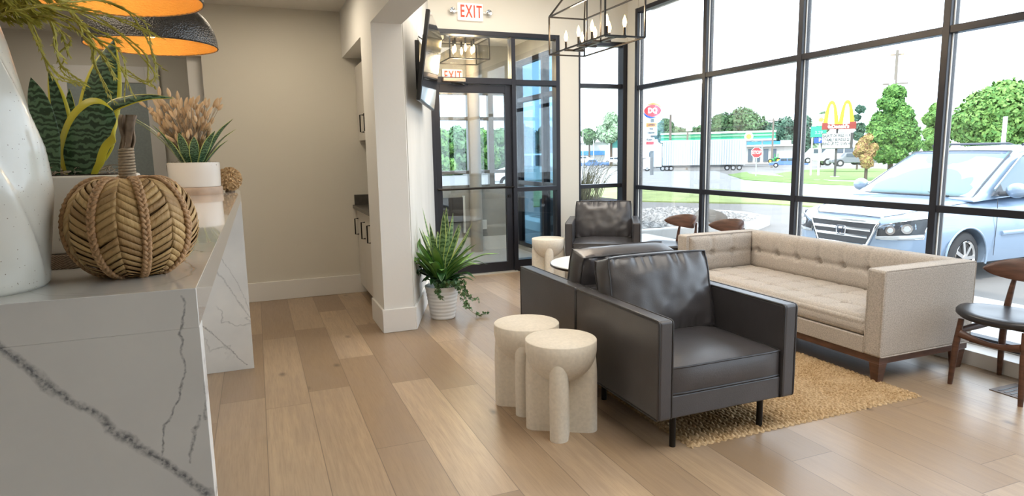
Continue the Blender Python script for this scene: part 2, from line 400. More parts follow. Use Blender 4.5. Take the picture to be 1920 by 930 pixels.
# hall seen beyond the counter: end wall with a frosted door, side wall with an interior window
struct('wall_hall_back', MB().box(-3.2, 1.5, 10.2, 10.3, 0, 2.82), 'wall')
struct('wall_hall_end', MB().box(-3.2, 1.5, 8.5, 8.65, 0, 2.82), 'wall')
M['frosted'] = mat('frosted_glass', (.30, .35, .35), .35, noise_amt=.12, noise_scale=40)
d = MB().box(-1.96, -1.85, 8.46, 8.5, 0, 2.46).box(-1.09, -.95, 8.46, 8.5, 0, 2.46).box(-1.85, -1.09, 8.46, 8.5, 2.28, 2.46).box(-1.85, -1.09, 8.46, 8.5, 0, .25)
door2 = struct('door_2', d, 'trim', bevel=.004)
MB().box(-1.85, -1.09, 8.475, 8.49, .25, 2.28).build('pane', 'frosted', door2)
MB().tube([(-1.14, 8.45, 1.0), (-1.14, 8.43, 1.0), (-1.14, 8.43, 1.25), (-1.14, 8.45, 1.25)], .009).build('handle', 'steel', door2)
mb = MB().box(-.62, -.39, 6.69, 6.85, 2.35, 2.82).box(-.50, -.39, 6.85, 8.46, 0, .9).box(-.50, -.39, 6.85, 8.46, 2.35, 2.82)
struct('wall_hall_side', mb, 'wall')
mb = MB().box(-.52, -.37, 6.78, 6.85, 0, 2.35).box(-.52, -.37, 8.40, 8.46, .9, 2.35).box(-.52, -.37, 7.55, 7.60, .9, 2.35).box(-.52, -.37, 6.85, 8.46, .88, .93).box(-.52, -.37, 6.85, 8.46, 2.3, 2.35).box(-.52, -.37, 6.85, 8.46, 1.9, 1.94)
w4 = struct('window_4', mb, 'trim')
MB().box(-.45, -.44, 6.85, 8.4, .93, 2.3).build('pane', 'door_glass', w4)

# ---------------- glazing
def storefront_x(ys, rails, x0, x1, y_end):
    mb = MB(); fw = .05
    for y in ys: mb.box(x0, x1, y-fw, y, .10, 3.10)
    for z in rails:
        yy = sorted(ys)
        for a, b in zip(yy[:-1], yy[1:]): mb.box(x0+.004, x1-.004, a, b-fw, z-.05, z)
    return mb
YS = [6.83, 5.558, 4.305, 3.053, 1.80, .55, -.70, -1.95, -3.1]
mb = storefront_x(YS, [.15, .998, 2.199, 3.10], 4.363, 4.448, 0)
w1 = struct('window_1', mb, 'frame', bevel=.003)
mb = MB()
for y in YS:   # outer pressure caps of each mullion
    mb.box(4.448, 4.462, y-.045, y-.005, .10, 3.10)
mb.build('mullion_cap', 'frame_grey', w1)
yy = sorted(YS); zz = [.15, .998, 2.199, 3.10]
for a, b in zip(yy[:-1], yy[1:]):
    for z0, z1 in zip(zz[:-1], zz[1:]):
        MB().box(4.412, 4.418, a+.0, b-.05, z0, z1-.05).build('pane', 'glass', w1)
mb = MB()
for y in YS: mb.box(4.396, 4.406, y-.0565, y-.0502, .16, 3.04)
mb.build('edge_glint', 'white_plastic', w1)  # white strips stand in for the bright reflection at the glass edge
# right-hand window of the back wall
mb = MB(); y0, y1 = 7.09, 7.19
mb.box(3.714, 3.764, y0, y1, .12, 2.75).box(4.345, 4.41, y0-.03, y1, .12, 2.75)
for z in (.17, 1.01, 2.245, 2.75): mb.box(3.764, 4.345, y0, y1, z-.05, z)
w2 = struct('window_2', mb, 'frame', bevel=.003)
for z0, z1 in ((.17, .96), (1.01, 2.195), (2.245, 2.70)): MB().box(3.764, 4.345, 7.137, 7.143, z0, z1).build('pane', 'glass', w2)
# entrance storefront: frame, transom, sidelight
mb = MB(); y0, y1 = 7.03, 7.15
mb.box(1.845, 1.895, y0, y1, 0, 2.785).box(2.833, 2.883, y0, y1, 0, 2.735).box(3.403, 3.453, y0, y1, 0, 2.785).box(1.895, 3.403, y0, y1, 2.735, 2.785)
mb.box(1.895, 2.833, y0, y1, 2.20, 2.27).box(2.883, 3.403, y0, y1, 2.20, 2.26).box(2.883, 3.403, y0, y1, .96, 1.01).box(2.883, 3.403, y0, y1, 0, .14)
w3 = struct('window_3', mb, 'frame', bevel=.003)
for a in ((1.895, 2.833, 2.27, 2.735), (2.883, 3.403, 2.26, 2.735), (2.883, 3.403, 1.01, 2.20), (2.883, 3.403, .14, .96)):
    MB().box(a[0], a[1], 7.087, 7.093, a[2], a[3]).build('pane', 'door_glass', w3)
# door leaf
mb = MB(); y0, y1 = 7.06, 7.11
mb.box(1.90, 1.97, y0, y1, .012, 2.195).box(2.755, 2.828, y0, y1, .012, 2.195).box(1.97, 2.755, y0, y1, 2.105, 2.195).box(1.97, 2.755, y0, y1, .012, .125)
d1 = struct('door_1', mb, 'frame', bevel=.003)
MB().box(1.97, 2.755, 7.082, 7.088, .125, 2.105).build('pane', 'door_glass', d1)
mb = MB().tube([(1.90, 7.0, 1.02), (2.83, 7.0, 1.02)], .013, 10)
for x in (1.925, 2.80): mb.tube([(x, 7.0, 1.02), (x, 7.06, 1.02)], .011)
mb.build('push_bar', 'blackmetal', d1)
MB().cyl((2.79, 7.045, .91), (2.79, 7.07, .91), .018).build('lock', 'blackmetal', d1)
mb = MB().box(2.0, 2.26, 6.985, 7.06, 2.215, 2.255); mb.build('door_closer', mat('champagne_metal', (.55, .42, .30), .35, metal=.6), d1, bevel=.008)
MB().tube([(2.1, 7.0, 2.2), (2.2, 6.86, 2.19), (2.28, 6.99, 2.185)], .010).tube([(2.12, 6.97, 2.195), (2.22, 6.9, 2.17)], .008).build('closer_arm', 'blackmetal', d1)
struct('trim_threshold', MB().box(1.84, 2.86, 6.99, 7.16, 0, .012), mat('aluminium_threshold', (.6, .57, .52), .4, metal=.5))
# ---------------- vestibule behind the door
struct('floor_vestibule', MB().box(1.27, 3.75, 7.16, 8.95, -.15, 0), 'tile')
struct('ceiling_vestibule', MB().box(1.27, 3.75, 7.25, 9.05, 2.95, 3.1), 'ceiling')
struct('wall_vestibule', MB().box(1.86, 3.6, 8.9, 9.05, 0, .92).box(1.5, 1.86, 7.25, 8.9, 0, 2.95).box(1.86, 3.75, 8.9, 9.05, 2.3, 2.95).box(3.6, 3.7, 7.25, 9.05, 2.72, 2.95).box(3.6, 3.7, 7.25, 8.9, 0, .06), 'grey_wall')
struct('baseboard_vestibule', MB().box(1.86, 3.6, 8.88, 8.9, 0, .2), 'trim')
mb = MB()
for x in (1.86, 2.90, 3.22, 3.52): mb.box(x, x+.08, 8.93, 9.02, .92, 2.3)
for z in (.92, 1.13, 1.90, 2.26): mb.box(1.94, 3.52, 8.935, 9.015, z, z+.05)
w5 = struct('window_5', mb, 'frame_grey', bevel=.003)
MB().box(1.94, 3.52, 8.972, 8.978, .97, 2.26).build('pane', 'glass', w5)
mb = MB()
for y in (7.25, 7.85, 8.75): mb.box(3.6, 3.70, y, y+.06, .06, 2.72)
for z in (.06, .96, 2.14, 2.66): mb.box(3.605, 3.695, 7.31, 8.75, z, z+.06)
w6 = struct('window_6', mb, 'frame', bevel=.003)
MB().box(3.647, 3.653, 7.31, 8.75, .12, 2.66).build('pane', glass('tinted_glass', (.45, .62, .72), .05), w6)
struct('trim_post', MB().cyl((2.95, 8.80, .0), (2.95, 8.80, 2.95), .09, n=28), mat('beige_post_paint', (.42, .37, .31), .5))
# the dark panel and the outlet on the low wall of the vestibule
o = MB().box(2.38, 2.78, 8.84, 8.878, .44, .80).build('dark_panel', 'black', None, bevel=.004); tag(o, 'black rectangular panel on the low grey wall behind the glass door', 'dark_panel')
MB().box(2.765, 2.795, 8.835, 8.878, .28, .82).build('side_trim', 'white_plastic', o)
o = MB().box(3.06, 3.14, 8.868, 8.88, .31, .45).build('wall_outlet', 'white_plastic', None, bevel=.003); tag(o, 'white electrical outlet plate on grey wall seen through the glass door', 'outlet')
for z in (.345, .405): MB().box(3.085, 3.115, 8.864, 8.868, z-.014, z+.014).build('socket', 'trim', o)
o.location.y += .012
# lantern in the vestibule
t = thing('ceiling_lantern', 'square flush lantern with black frame and glass sides glowing behind the transom', 'ceiling light', (2.60, 8.1, 2.6))
mb = MB(); a = .26; h0, h1 = 0, .26
for sx in (-1, 1):
    for sy in (-1, 1): mb.bar((sx*a, sy*a, h0), (sx*a, sy*a, h1), .014)
    for h in (h0, h1):
        mb.bar((sx*a, -a, h), (sx*a, a, h), .014); mb.bar((-a, sx*a, h), (a, sx*a, h), .014)
mb.build('frame', 'blackmetal', t)
MB().box(-.2, .2, -.2, .2, .27, .35).build('canopy', 'blackmetal', t)
for i in range(6):
    x, y = .14*math.cos(i*PI/3+.4), .14*math.sin(i*PI/3+.4)
    MB().cyl((x, y, .2), (x, y, .27), .012).build('candle_sleeve', 'blackmetal', t)
    MB().lathe([(.002, 0), (.014, .02), (.019, .05), (.012, .08), (.006, .1)][::1], 12, (x, y, .1)).build('bulb', 'bulb', t)
for s in (-1, 1):
    MB().box(-a, a, s*a-.002, s*a+.002, .01, .25).build('glass_side', 'glass', t)
    MB().box(s*a-.002, s*a+.002, -a, a, .01, .25).build('glass_side', 'glass', t)
def plight(loc, power, r=.03, col=(1, .72, .42)):
    d = bpy.data.lights.new('bulb_light', 'POINT'); d.energy = power; d.shadow_soft_size = r; d.color = col
    o = bpy.data.objects.new('bulb_light', d); COL.objects.link(o); o.location = loc; return o
plight((2.6, 8.1, 2.52), 30, .15)
# ---------------- EXIT signs
def exit_sign(name, label, loc, lamps=True):
    t = thing(name, label, 'exit sign', loc)
    MB().box(-.15, .15, -.03, 0, -.095, .095).build('housing', 'exit_face', t, bevel=.012, seg=3)
    text('lettering', 'EXIT', .185, 'red', t, (.004, -.032, -.002), (PI/2, 0, 0), .003, .003, .58, space=1.22)
    if lamps:
        for s in (-1, 1):
            mb = MB().tube([(s*.15, -.02, 0), (s*.185, -.02, 0)], .012)
            mb.build('lamp_arm', 'white_plastic', t)
            l = MB().lathe([(.008, 0), (.026, .012), (.034, .035), (.030, .037), (.004, .03)], 20).build('lamp_head', 'chrome', t)
            l.location = (s*.212, -.012, 0); l.rotation_euler = (PI/2, 0, 0)
    return t
exit_sign('exit_sign', 'lit exit sign with two emergency lamp heads on wall above the storefront', (2.35, YB, 2.978))
exit_sign('exit_sign', 'second exit sign behind the transom glass, below the glowing lantern', (2.67, 8.88, 2.505), False)
# ---------------- television on a swing mount
az = math.atan2(.745, 2.05); tilt = math.radians(8.5)
tv = thing('television', 'flat black television tilted forward on a wall mount beside the storefront', 'television', (0, 0, 0))
def on_wall(u, v, d):   # meet the television wall's plane moved out by d
    r_ = ray(u, v); k = (dn.dot(Vector((1.115, 5.0, 0))) + d)/dn.dot(r_); return r_*k + Vector((0, 0, EYE))
near = on_wall(796.5, 102, .17)
A = da.copy(); Nn = (dn*math.cos(tilt) - Vector((0, 0, 1))*math.sin(tilt)).normalized(); U = Nn.cross(A)*-1
if U.z < 0: U = -U
Tm = Matrix(((A.x, Nn.x, U.x, 0), (A.y, Nn.y, U.y, 0), (A.z, Nn.z, U.z, 0), (0, 0, 0, 1)))
TVC = near + A*.64
TV = Matrix.Translation(TVC) @ Tm
MB(TV).box(-.60, .60, -.035, -.002, -.345, .345).build('casing', 'black', tv, bevel=.006)
MB(TV).box(-.588, .588, -.003, .001, -.33, .334).build('screen', 'screen', tv)
MB(TV).box(-.35, .35, -.07, -.034, -.22, .2).build('back_housing', 'black', tv, bevel=.01)

# mount: wall plate, two arms, cables
W0 = on_wall(781, 120, 0.0); print('mount', W0, 'tv', TVC)
def WP(a, h, d): return Vector((W0.x, W0.y, 0)) + da*a + dn*d + Vector((0, 0, h))
Tw = Matrix(((da.x, dn.x, 0, W0.x), (da.y, dn.y, 0, W0.y), (0, 0, 1, 0), (0, 0, 0, 1)))
MB(Tw).box(-.16, .22, .008, .045, 1.99, 2.42).build('wall_plate', 'black', tv, bevel=.006)
MB().tube([WP(.0, 2.2, .03), WP(.12, 2.2, .10), TVC - Nn*.06 - A*.15], .022, 8).tube([WP(.12, 2.12, .03), WP(.2, 2.12, .10), TVC - Nn*.06 + A*.1], .022, 8).build('swing_arm', 'blackmetal', tv)
for k in range(3):
    MB().tube([WP(.10+k*.03, 2.50, .01), WP(.06+k*.02, 2.43, .09+.02*k), WP(.08, 2.33, .09+.02*k), TVC - Nn*.05 - A*(.3-k*.1) + Vector((0, 0, .05))], .005, 6).build('cable', 'black', tv)
q = MB(Tw).box(.06, .14, .008, .014, 2.47, 2.59).build('wall_outlet', 'white_plastic', None, bevel=.002); tag(q, 'white wall outlet with cables, high on the wall behind the television', 'outlet')
# ---------------- niche with cabinets
def cabinet(name, label, doors, x_face, ys, z0, z1, hz, toe=0):
    t = thing(name, label, 'cabinet', (0, 0, 0))
    MB().box(x_face+.02, 1.268, ys[0], ys[-1], z0+toe, z1).box(x_face+.07, 1.268, ys[0], ys[-1], z0, z0+toe+.001).build('body', 'cabinet', t)
    for a, b, hy in doors:
        d = MB().box(x_face, x_face+.018, a+.003, b-.003, z0+toe+.005, z1-.005).build('door', 'cabinet', t, bevel=.002)
        MB().tube([(x_face, hy, hz), (x_face-.035, hy, hz), (x_face-.035, hy, hz+.16), (x_face, hy, hz+.16)], .007, 6).build('handle', 'blackmetal', d)
    return t
cabinet('base_cabinet', 'pale lower cabinet with black bar handles under the dark worktop', [(5.52, 5.9, 5.86), (5.9, 6.29, 6.2), (6.29, 6.68, 6.62)], .945, (5.52, 6.685), 0, .88, .62, .09)
cabinet('wall_cabinet', 'pale upper cabinet hung in the niche over the dark worktop', [(5.52, 6.1, 6.05), (6.1, 6.68, 6.30)], 1.0, (5.52, 6.685), 1.56, 2.30, 1.64)
o = MB().box(.905, 1.268, 5.505, 6.686, .882, .918).build('worktop', 'dark_stone', None, bevel=.003); tag(o, 'dark stone worktop lying on the lower cabinet in the niche', 'worktop')
MB().box(.925, 1.268, 6.668, 6.688, .918, 1.02).build('backsplash', 'dark_stone', o)
o = MB().tube([(1.15, 6.15, .92), (1.15, 6.15, 1.12), (1.13, 6.15, 1.16), (1.06, 6.15, 1.17), (1.0, 6.15, 1.13), (1.0, 6.15, 1.10)], .011, 8).build('faucet', 'steel', None); tag(o, 'thin steel faucet curving over the dark worktop in the niche', 'faucet')
MB().tube([(1.15, 6.2, .92), (1.15, 6.2, .99), (1.11, 6.2, 1.0)], .007, 8).build('lever', 'steel', o)
# ================================================================== COUNTER
CT = 1.2; CX = -.10
ct = thing('reception_counter', 'long white quartz waterfall counter with grey veins at left foreground', 'counter', (0, 0, 0))
MB().box(-1.75, CX, 1.105, 4.56, 1.137, CT).build('countertop', 'quartz', ct, bevel=.0015)
MB().box(-1.75, CX, 1.1045, 1.155, 0, 1.1365).build('end_panel', 'quartz_near', ct, bevel=.001)
MB().box(-1.75, CX-.001, 1.1040, 1.1046, 1.1365, 1.1985).build('edge_strip', 'quartz_near', ct)
MB().box(-1.75, CX, 4.51, 4.56, 0, 1.1365).build('end_panel', 'quartz', ct, bevel=.001)
MB().box(-1.55, -.52, 1.155, 4.51, .0, 1.136).build('cabinet_body', 'cabinet', ct)
# ================================================================== ARMCHAIRS
def slab(name, mats, parent, x0, x1, y0, y1, z0, z1, pipes=True, bev=.014):
    MBo = MB().box(x0, x1, y0, y1, z0, z1).build(name, mats, parent, bevel=bev, seg=3)
    return MBo
def loop_pts(pts, seg=6, r=.018):
    out = []; n = len(pts)
    for i in range(n):
        p = Vector(pts[i]); a = (Vector(pts[i-1])-p); b = (Vector(pts[(i+1) % n])-p)
        pa = p+a.normalized()*min(r, a.length*.45); pb = p+b.normalized()*min(r, b.length*.45)
        for k in range(seg+1):
            t = k/seg; out.append(pa*(1-t)**2+p*2*t*(1-t)+pb*t*t)
    return out
def cushion(w_, d_, h_, puff=.03, n=(18, 16, 5), wr=0, seed=0, corner=.03):
    """soft box centred on the origin, z up: edges stay, faces swell; wr adds pulled folds"""
    mb = MB()
    def pt(u, v, s_):
        # u, v, s_ in -1..1 on the cube surface
        x, y, z = u*w_/2, v*d_/2, s_*h_/2
        cr = corner
        k = (1-u**4)*(1-v**4)
        z += s_*puff*k
        x += math.copysign(puff*.35, u)*(1-v**4)*(1-s_**2) if abs(u) > .999 else 0
        y += math.copysign(puff*.35, v)*(1-u**4)*(1-s_**2) if abs(v) > .999 else 0
        q = max(0, abs(u)+abs(v)-1.75)/.25
        x *= 1-.02*q; y *= 1-.02*q
        if wr:
            near = max(abs(v)**6, 0)
            z += s_*wr*near*math.sin(u*26+math.sin(u*9+seed)*2)*(1-abs(v)**30)*abs(s_)
            z += s_*wr*.5*noise.noise(Vector((u*4+seed, v*3, s_)))*abs(s_)
        return (x, y, z)
    nx, ny, nz = n
    L = lambda k, m: -1+2*k/m
    for s_ in (-1, 1): mb.grid(lambda a, b: pt(-1+2*a, -1+2*b, s_), nx, ny)
    for s_ in (-1, 1):
        mb.grid(lambda a, b: pt(s_, -1+2*a, -1+2*b), ny, nz); mb.grid(lambda a, b: pt(-1+2*a, s_, -1+2*b), nx, nz)
    bmesh.ops.remove_doubles(mb.bm, verts=mb.bm.verts, dist=.0008)
    def rim(s_):
        P = []
        for a in range(16): P.append(pt(-1+2*a/16, -1, s_))
        for a in range(16): P.append(pt(1, -1+2*a/16, s_))
        for a in range(16): P.append(pt(1-2*a/16, 1, s_))
        for a in range(16): P.append(pt(-1, 1-2*a/16, s_))
        return P
    return mb, rim
def make_armchair(label, loc, rz):
    t = thing('armchair', label, 'armchair', loc, rz)
    W, D, H, B, AW = .807, .81, .648, .172, .078
    for s in (-1, 1):
        x0, x1 = (W/2-AW, W/2) if s > 0 else (-W/2, -W/2+AW)
        arm = MB().box(x0, x1, -D/2, D/2, B, H).build('arm', 'leather', t, bevel=.016, seg=3)
        mb = MB()
        for x in (x0+.003, x1-.003):
            mb.tube(loop_pts([(x, -D/2+.003, B+.003), (x, -D/2+.003, H-.003), (x, D/2-.003, H-.003), (x, D/2-.003, B+.003)], 4, .02), .0052, 6, closed=True)
        mb.build('piping', 'piping', arm)
    MB().box(-W/2+AW, W/2-AW, D/2-.09, D/2-.003, B, .64).build('backrest', 'leather', t, bevel=.014, seg=3)
    fr = MB().box(-W/2+AW+.001, W/2-AW-.001, -D/2+.012, D/2-.09, B, .283).build('seat_frame', 'leather', t, bevel=.008)
    mb, rim = cushion(W-2*AW-.006, .60, .125, .028, seed=1)
    c = mb.build('seat_cushion', 'leather', t, smooth=55); c.location = (0, -D/2+.012+.30, .352)
    p = MB().tube(rim(1), .0055, 6, closed=True).tube(rim(-1), .0055, 6, closed=True).build('piping', 'piping', c)
    mb, rim = cushion(W-2*AW-.012, .43, .15, .045, (40, 36, 5), wr=.016, seed=3)
    c = mb.build('back_cushion', 'leather', t, smooth=60); c.location = (0, D/2-.185, .615); c.rotation_euler = (math.radians(76), 0, 0)
    MB().tube(rim(1), .0055, 6, closed=True).tube(rim(-1), .0055, 6, closed=True).build('piping', 'piping', c)
    for sx in (-1, 1):
        for sy in (-1, 1):
            MB().cyl((sx*.265, sy*.325, 0), (sx*.265, sy*.325, B+.005), .0155, n=14).build('leg', 'blackmetal', t)
    return t
a0 = make_armchair('dark grey leather armchair in foreground with front legs fully visible, facing the camera side', (2.0315, 2.729, 0), 0)
a1 = copy_tree(a0); a1.location = (2.0315, 3.545, 0); a1.rotation_euler = (0, 0, PI); a1['label'] = 'dark grey leather armchair turned away, back to back with the foreground one'
a2 = copy_tree(a0); a2.location = (3.655, 6.35, 0); a2.rotation_euler = (0, 0, math.radians(-31)); a2['label'] = 'dark grey leather armchair angled in the far corner between the two windows'
for a in (a0, a1, a2): a['group'] = 'grey leather armchairs'
# ================================================================== SOFA
sf = thing('sofa', 'oatmeal fabric tuxedo sofa with button tufting on a walnut base', 'sofa', (0, 0, 0))
X0, X1, Y0, Y1, SB, SH, AT = 3.345, 4.15, 2.565, 4.53, .165, .692, .115
for k, (a, b) in enumerate(((Y0, Y0+AT), (Y1-AT, Y1))):
    arm = MB().box(X0, X1, a, b, SB, SH).build('arm', 'fabric', sf, bevel=.018, seg=3)
    mb = MB()
    for y in (a+.004, b-.004): mb.tube(loop_pts([(X0+.004, y, SB+.004), (X0+.004, y, SH-.004), (X1-.004, y, SH-.004), (X1-.004, y, SB+.004)], 4, .02), .005, 6, closed=True)
    mb.build('piping', 'fabric', arm)
def tufted(w_, h_, thick, btn, sig=.035, lines=(), nu=90, nv=30, dep=.02):
    """panel in local x (w) and y (h), bulging to +z"""
    def fn(u, v):
        x, y = u*w_, v*h_
        e = min(u, 1-u)*w_, min(v, 1-v)*h_
        edge = 1-math.exp(-min(e)/.022)
        z = thick*edge
        for bx, by in btn: z -= dep*1.5*math.exp(-(((x-bx)**2+(y-by)**2)/(2*(sig*.45)**2))) 
        for kind, c, a, b in lines:
            q, p = (x, y) if kind == 'v' else (y, x)
            if a <= p <= b: z -= dep*.34*math.exp(-((q-c)**2)/(2*.014**2))
        return z
    return fn
def panel(name, fn, w_, h_, T, nu, nv, parent, m='fabric'):
    mb = MB(T)
    mb.grid(lambda u, v: (u*w_, v*h_, fn(u, v)), nu, nv)
    edge = [e for e in mb.bm.edges if len(e.link_faces) == 1]
    r = bmesh.ops.extrude_edge_only(mb.bm, edges=edge); nvs = [x for x in r['geom'] if isinstance(x, bmesh.types.BMVert)]
    ax = T.to_3x3() @ Vector((0, 0, 1))
    bmesh.ops.translate(mb.bm, verts=nvs, vec=-ax*.03)
    return mb.build(name, m, parent, smooth=70)
iy0, iy1 = Y0+AT, Y1-AT; IW = iy1-iy0
MB().box(X1-.10, X1, iy0, iy1, SB, SH).build('backrest', 'fabric', sf, bevel=.016, seg=3)
nb = 8; bt = [(IW*(i+.5)/nb, .165) for i in range(nb)]
fn = tufted(IW, .33, .035, bt, lines=[('v', b[0], .165, .33) for b in bt]+[('h', .165, 0, IW)], dep=.034)
T = Matrix(((0, 0, -1, X1-.10), (1, 0, 0, iy0), (0, 1, 0, .37), (0, 0, 0, 1)))
panel('back_cushion', fn, IW, .32, T, 150, 30, sf)
AD = X1-.10-X0-.03
for side in (0, 1):   # inner faces of the arms are tufted too
    bt2 = [(AD*.33, .165), (AD*.66, .165)]
    f2 = tufted(AD, .32, .034, bt2, lines=[('v', b[0], .165, .32) for b in bt2]+[('h', .165, 0, AD)], dep=.03)
    if side == 0: T = Matrix(((1, 0, 0, X0+.03), (0, 0, 1, iy0), (0, 1, 0, .37), (0, 0, 0, 1)))
    else: T = Matrix(((1, 0, 0, X0+.03), (0, 0, -1, iy1), (0, 1, 0, .37), (0, 0, 0, 1)))
    panel('arm_cushion', f2, AD, .31, T, 60, 30, sf)
SD = X1-.10-X0-.004
bt3 = [(IW*(i+.5)/nb, SD*f) for i in range(nb) for f in (.3, .65)]
fs = tufted(IW, SD, .036, bt3, lines=[('v', b[0], SD*.08, SD) for b in bt3[::2]]+[('h', SD*f, 0, IW) for f in (.3, .65)], dep=.036)
T = Matrix(((0, 1, 0, X0+.004), (1, 0, 0, iy0), (0, 0, 1, .365), (0, 0, 0, 1)))
def seat_fn(u, v):
    return fs(u, v) - .03*math.exp(-v*SD/.02)
mb = MB().box(X0+.006, X1-.10, iy0+.004, iy1-.004, .275, .375); mb.build('seat_side', 'fabric', sf, bevel=.022, seg=3)
panel('seat_cushion', seat_fn, IW, SD, T, 150, 60, sf)
MB().box(X0+.004, X1-.10, iy0, iy1, SB, .272).build('front_rail', 'fabric', sf, bevel=.008)
MB().box(X0+.012, X1-.01, Y0+.012, Y1-.012, SB-.042, SB).build('base_rail', 'walnut', sf, bevel=.003)
for x, y in ((X0+.045, Y0+.045), (X1-.06, Y0+.045), (X0+.045, Y1-.045), (X1-.06, Y1-.045)):
    MB().prism([(x-.022, y-.022), (x+.022, y-.022), (x+.022, y+.022), (x-.022, y+.022)], 0, SB-.04, 1.55).build('leg', 'walnut', sf, bevel=.002)
# ================================================================== RUG
m = mat('jute_rug', (.36, .26, .15), .95, spec=.1); g = NG(m); Xr = g.xyz()
n1 = g.noise(g.tc, 90, 4); n2 = g.noise(g.tc, 5, 3)
c = g.mix(g.ramp(n1, [(.35, 0), (.68, 1)]), (.27, .165, .075), (.56, .40, .23)); c = g.mix(g.math('MULTIPLY', g.ramp(n2, [(.4, 0), (.7, 1)]), .35), c, (.60, .46, .30))
g.color(c); g.bump(g.noise(g.tc, 400, 3), .5, .004)
rx0, rx1, ry0, ry1 = 1.83, 3.42, 2.345, 4.75
def rugz(x, y):
    jx = .006*noise.noise(Vector((x*18, y*18, 0))); jy = .005*noise.noise(Vector((x*20, y*20, 5)))
    p = .026; r_ = (x+jx)/p; k = math.floor(r_); f = r_-k
    ph = ((y+jy)/.036 + (f-.5)*(.9 if k % 2 else -.9) + .37*(k % 3)) % 1
    h = max(0, math.sin(PI*f))**.55*max(0, math.sin(PI*ph))**.5
    return .003 + .017*h*(.8+.4*noise.noise(Vector((x*40, y*40, 9))))
nx, ny = 380, 560
xs = np.linspace(0, 1, nx+1); ys = np.linspace(0, 1, ny+1)
V = []
for i in range(nx+1):
    for j in range(ny+1):
        x = rx0+(rx1-rx0)*xs[i]; y = ry0+(ry1-ry0)*ys[j]
        e = min(i, nx-i)/4, min(j, ny-j)/4; f = min(1, min(e))
        if i in (0, nx): x += .006*math.sin(y*140)
        if j in (0, ny): y += .006*math.sin(x*160)
        V.append((x, y, .001+(rugz(x, y))*f))
F = [(i*(ny+1)+j, (i+1)*(ny+1)+j, (i+1)*(ny+1)+j+1, i*(ny+1)+j+1) for i in range(nx) for j in range(ny)]
o = arr_mesh('rug', V, F, m, smooth=True); tag(o, 'braided tan jute rug under the sofa and armchairs', 'rug')
for ch in (a0, a1):
    pass
# ================================================================== DRUM STOOLS
def make_stool(label, loc, rz):
    t = thing('side_table', label, 'side table', loc, rz, 'cast stone side tables')
    R, H = .181, .478
    prof = [(.0001, H), (R-.004, H), (R, H-.004), (R, H-.045)]
    for k in range(1, 15):
        a = k/14*PI/2; prof.append((max(R*math.cos(a), .0001), H-.045-.175*math.sin(a)))
    MB().lathe(prof, 64).build('bowl_top', 'stone', t, smooth=50)
    def fin(ax):
        pts = []; hl, hw = .183, .046
        for k in range(13): a = -PI/2+PI*k/12; pts.append((hl-hw+hw*math.cos(a), hw*math.sin(a)))
        for k in range(13): a = PI/2+PI*k/12; pts.append((-hl+hw+hw*math.cos(a), hw*math.sin(a)))
        mb = MB()
        if ax: pts = [(-y, x) for x, y in pts]
        # outer ends narrow towards the top, like a rounded blade
        rings = []
        for z, s_ in ((0, 1), (.004, 1.0), (.26, 1.0), (.32, .985), (.375, .945), (.41, .87), (.425, .78)):
            rr = []
            for x, y in pts:
                if ax: rr.append((x*(1 if z < .27 else s_), y*(.5+.5*s_) if z > .27 else y, z))
                else: rr.append((x*(.5+.5*s_) if z > .27 else x, y*(1 if z < .27 else s_), z))
            rings.append(rr)
        mb.rings(rings); return mb.build('crossed_leg', 'stone', t, smooth=45)
    fin(0); fin(1)
    return t
s0 = make_stool('round cream stone side table nearest the camera, beside the front armchair', (1.372, 2.805, 0), math.radians(-31))
s1 = dup(s0, (1.337, 3.165, 0), math.radians(-31), 'round cream stone side table half hidden behind the nearest one')
s2 = dup(s0, (2.955, 6.34, 0), math.radians(-20), 'round cream stone side table beside the far corner armchair, near the entrance')
# ================================================================== COFFEE TABLE
t = thing('coffee_table', 'low round white-topped table behind the back to back armchairs', 'coffee table', (2.76, 4.86, 0))
MB().lathe([(.0001, .425), (.418, .425), (.43, .432), (.43, .445), (.425, .45), (.0001, .45)], 64).build('table_top', 'tabletop', t, smooth=40)
MB().lathe([(.424, .420), (.4335, .426), (.4345, .440), (.431, .4405)], 64, cap=False).build('edge_band', 'blackmetal', t, smooth=60)
MB().lathe([(.0001, .4245), (.09, .4245), (.10, .40), (.11, .2), (.17, .03), (.17, .0), (.0001, 0)], 40).build('pedestal', 'stone', t)
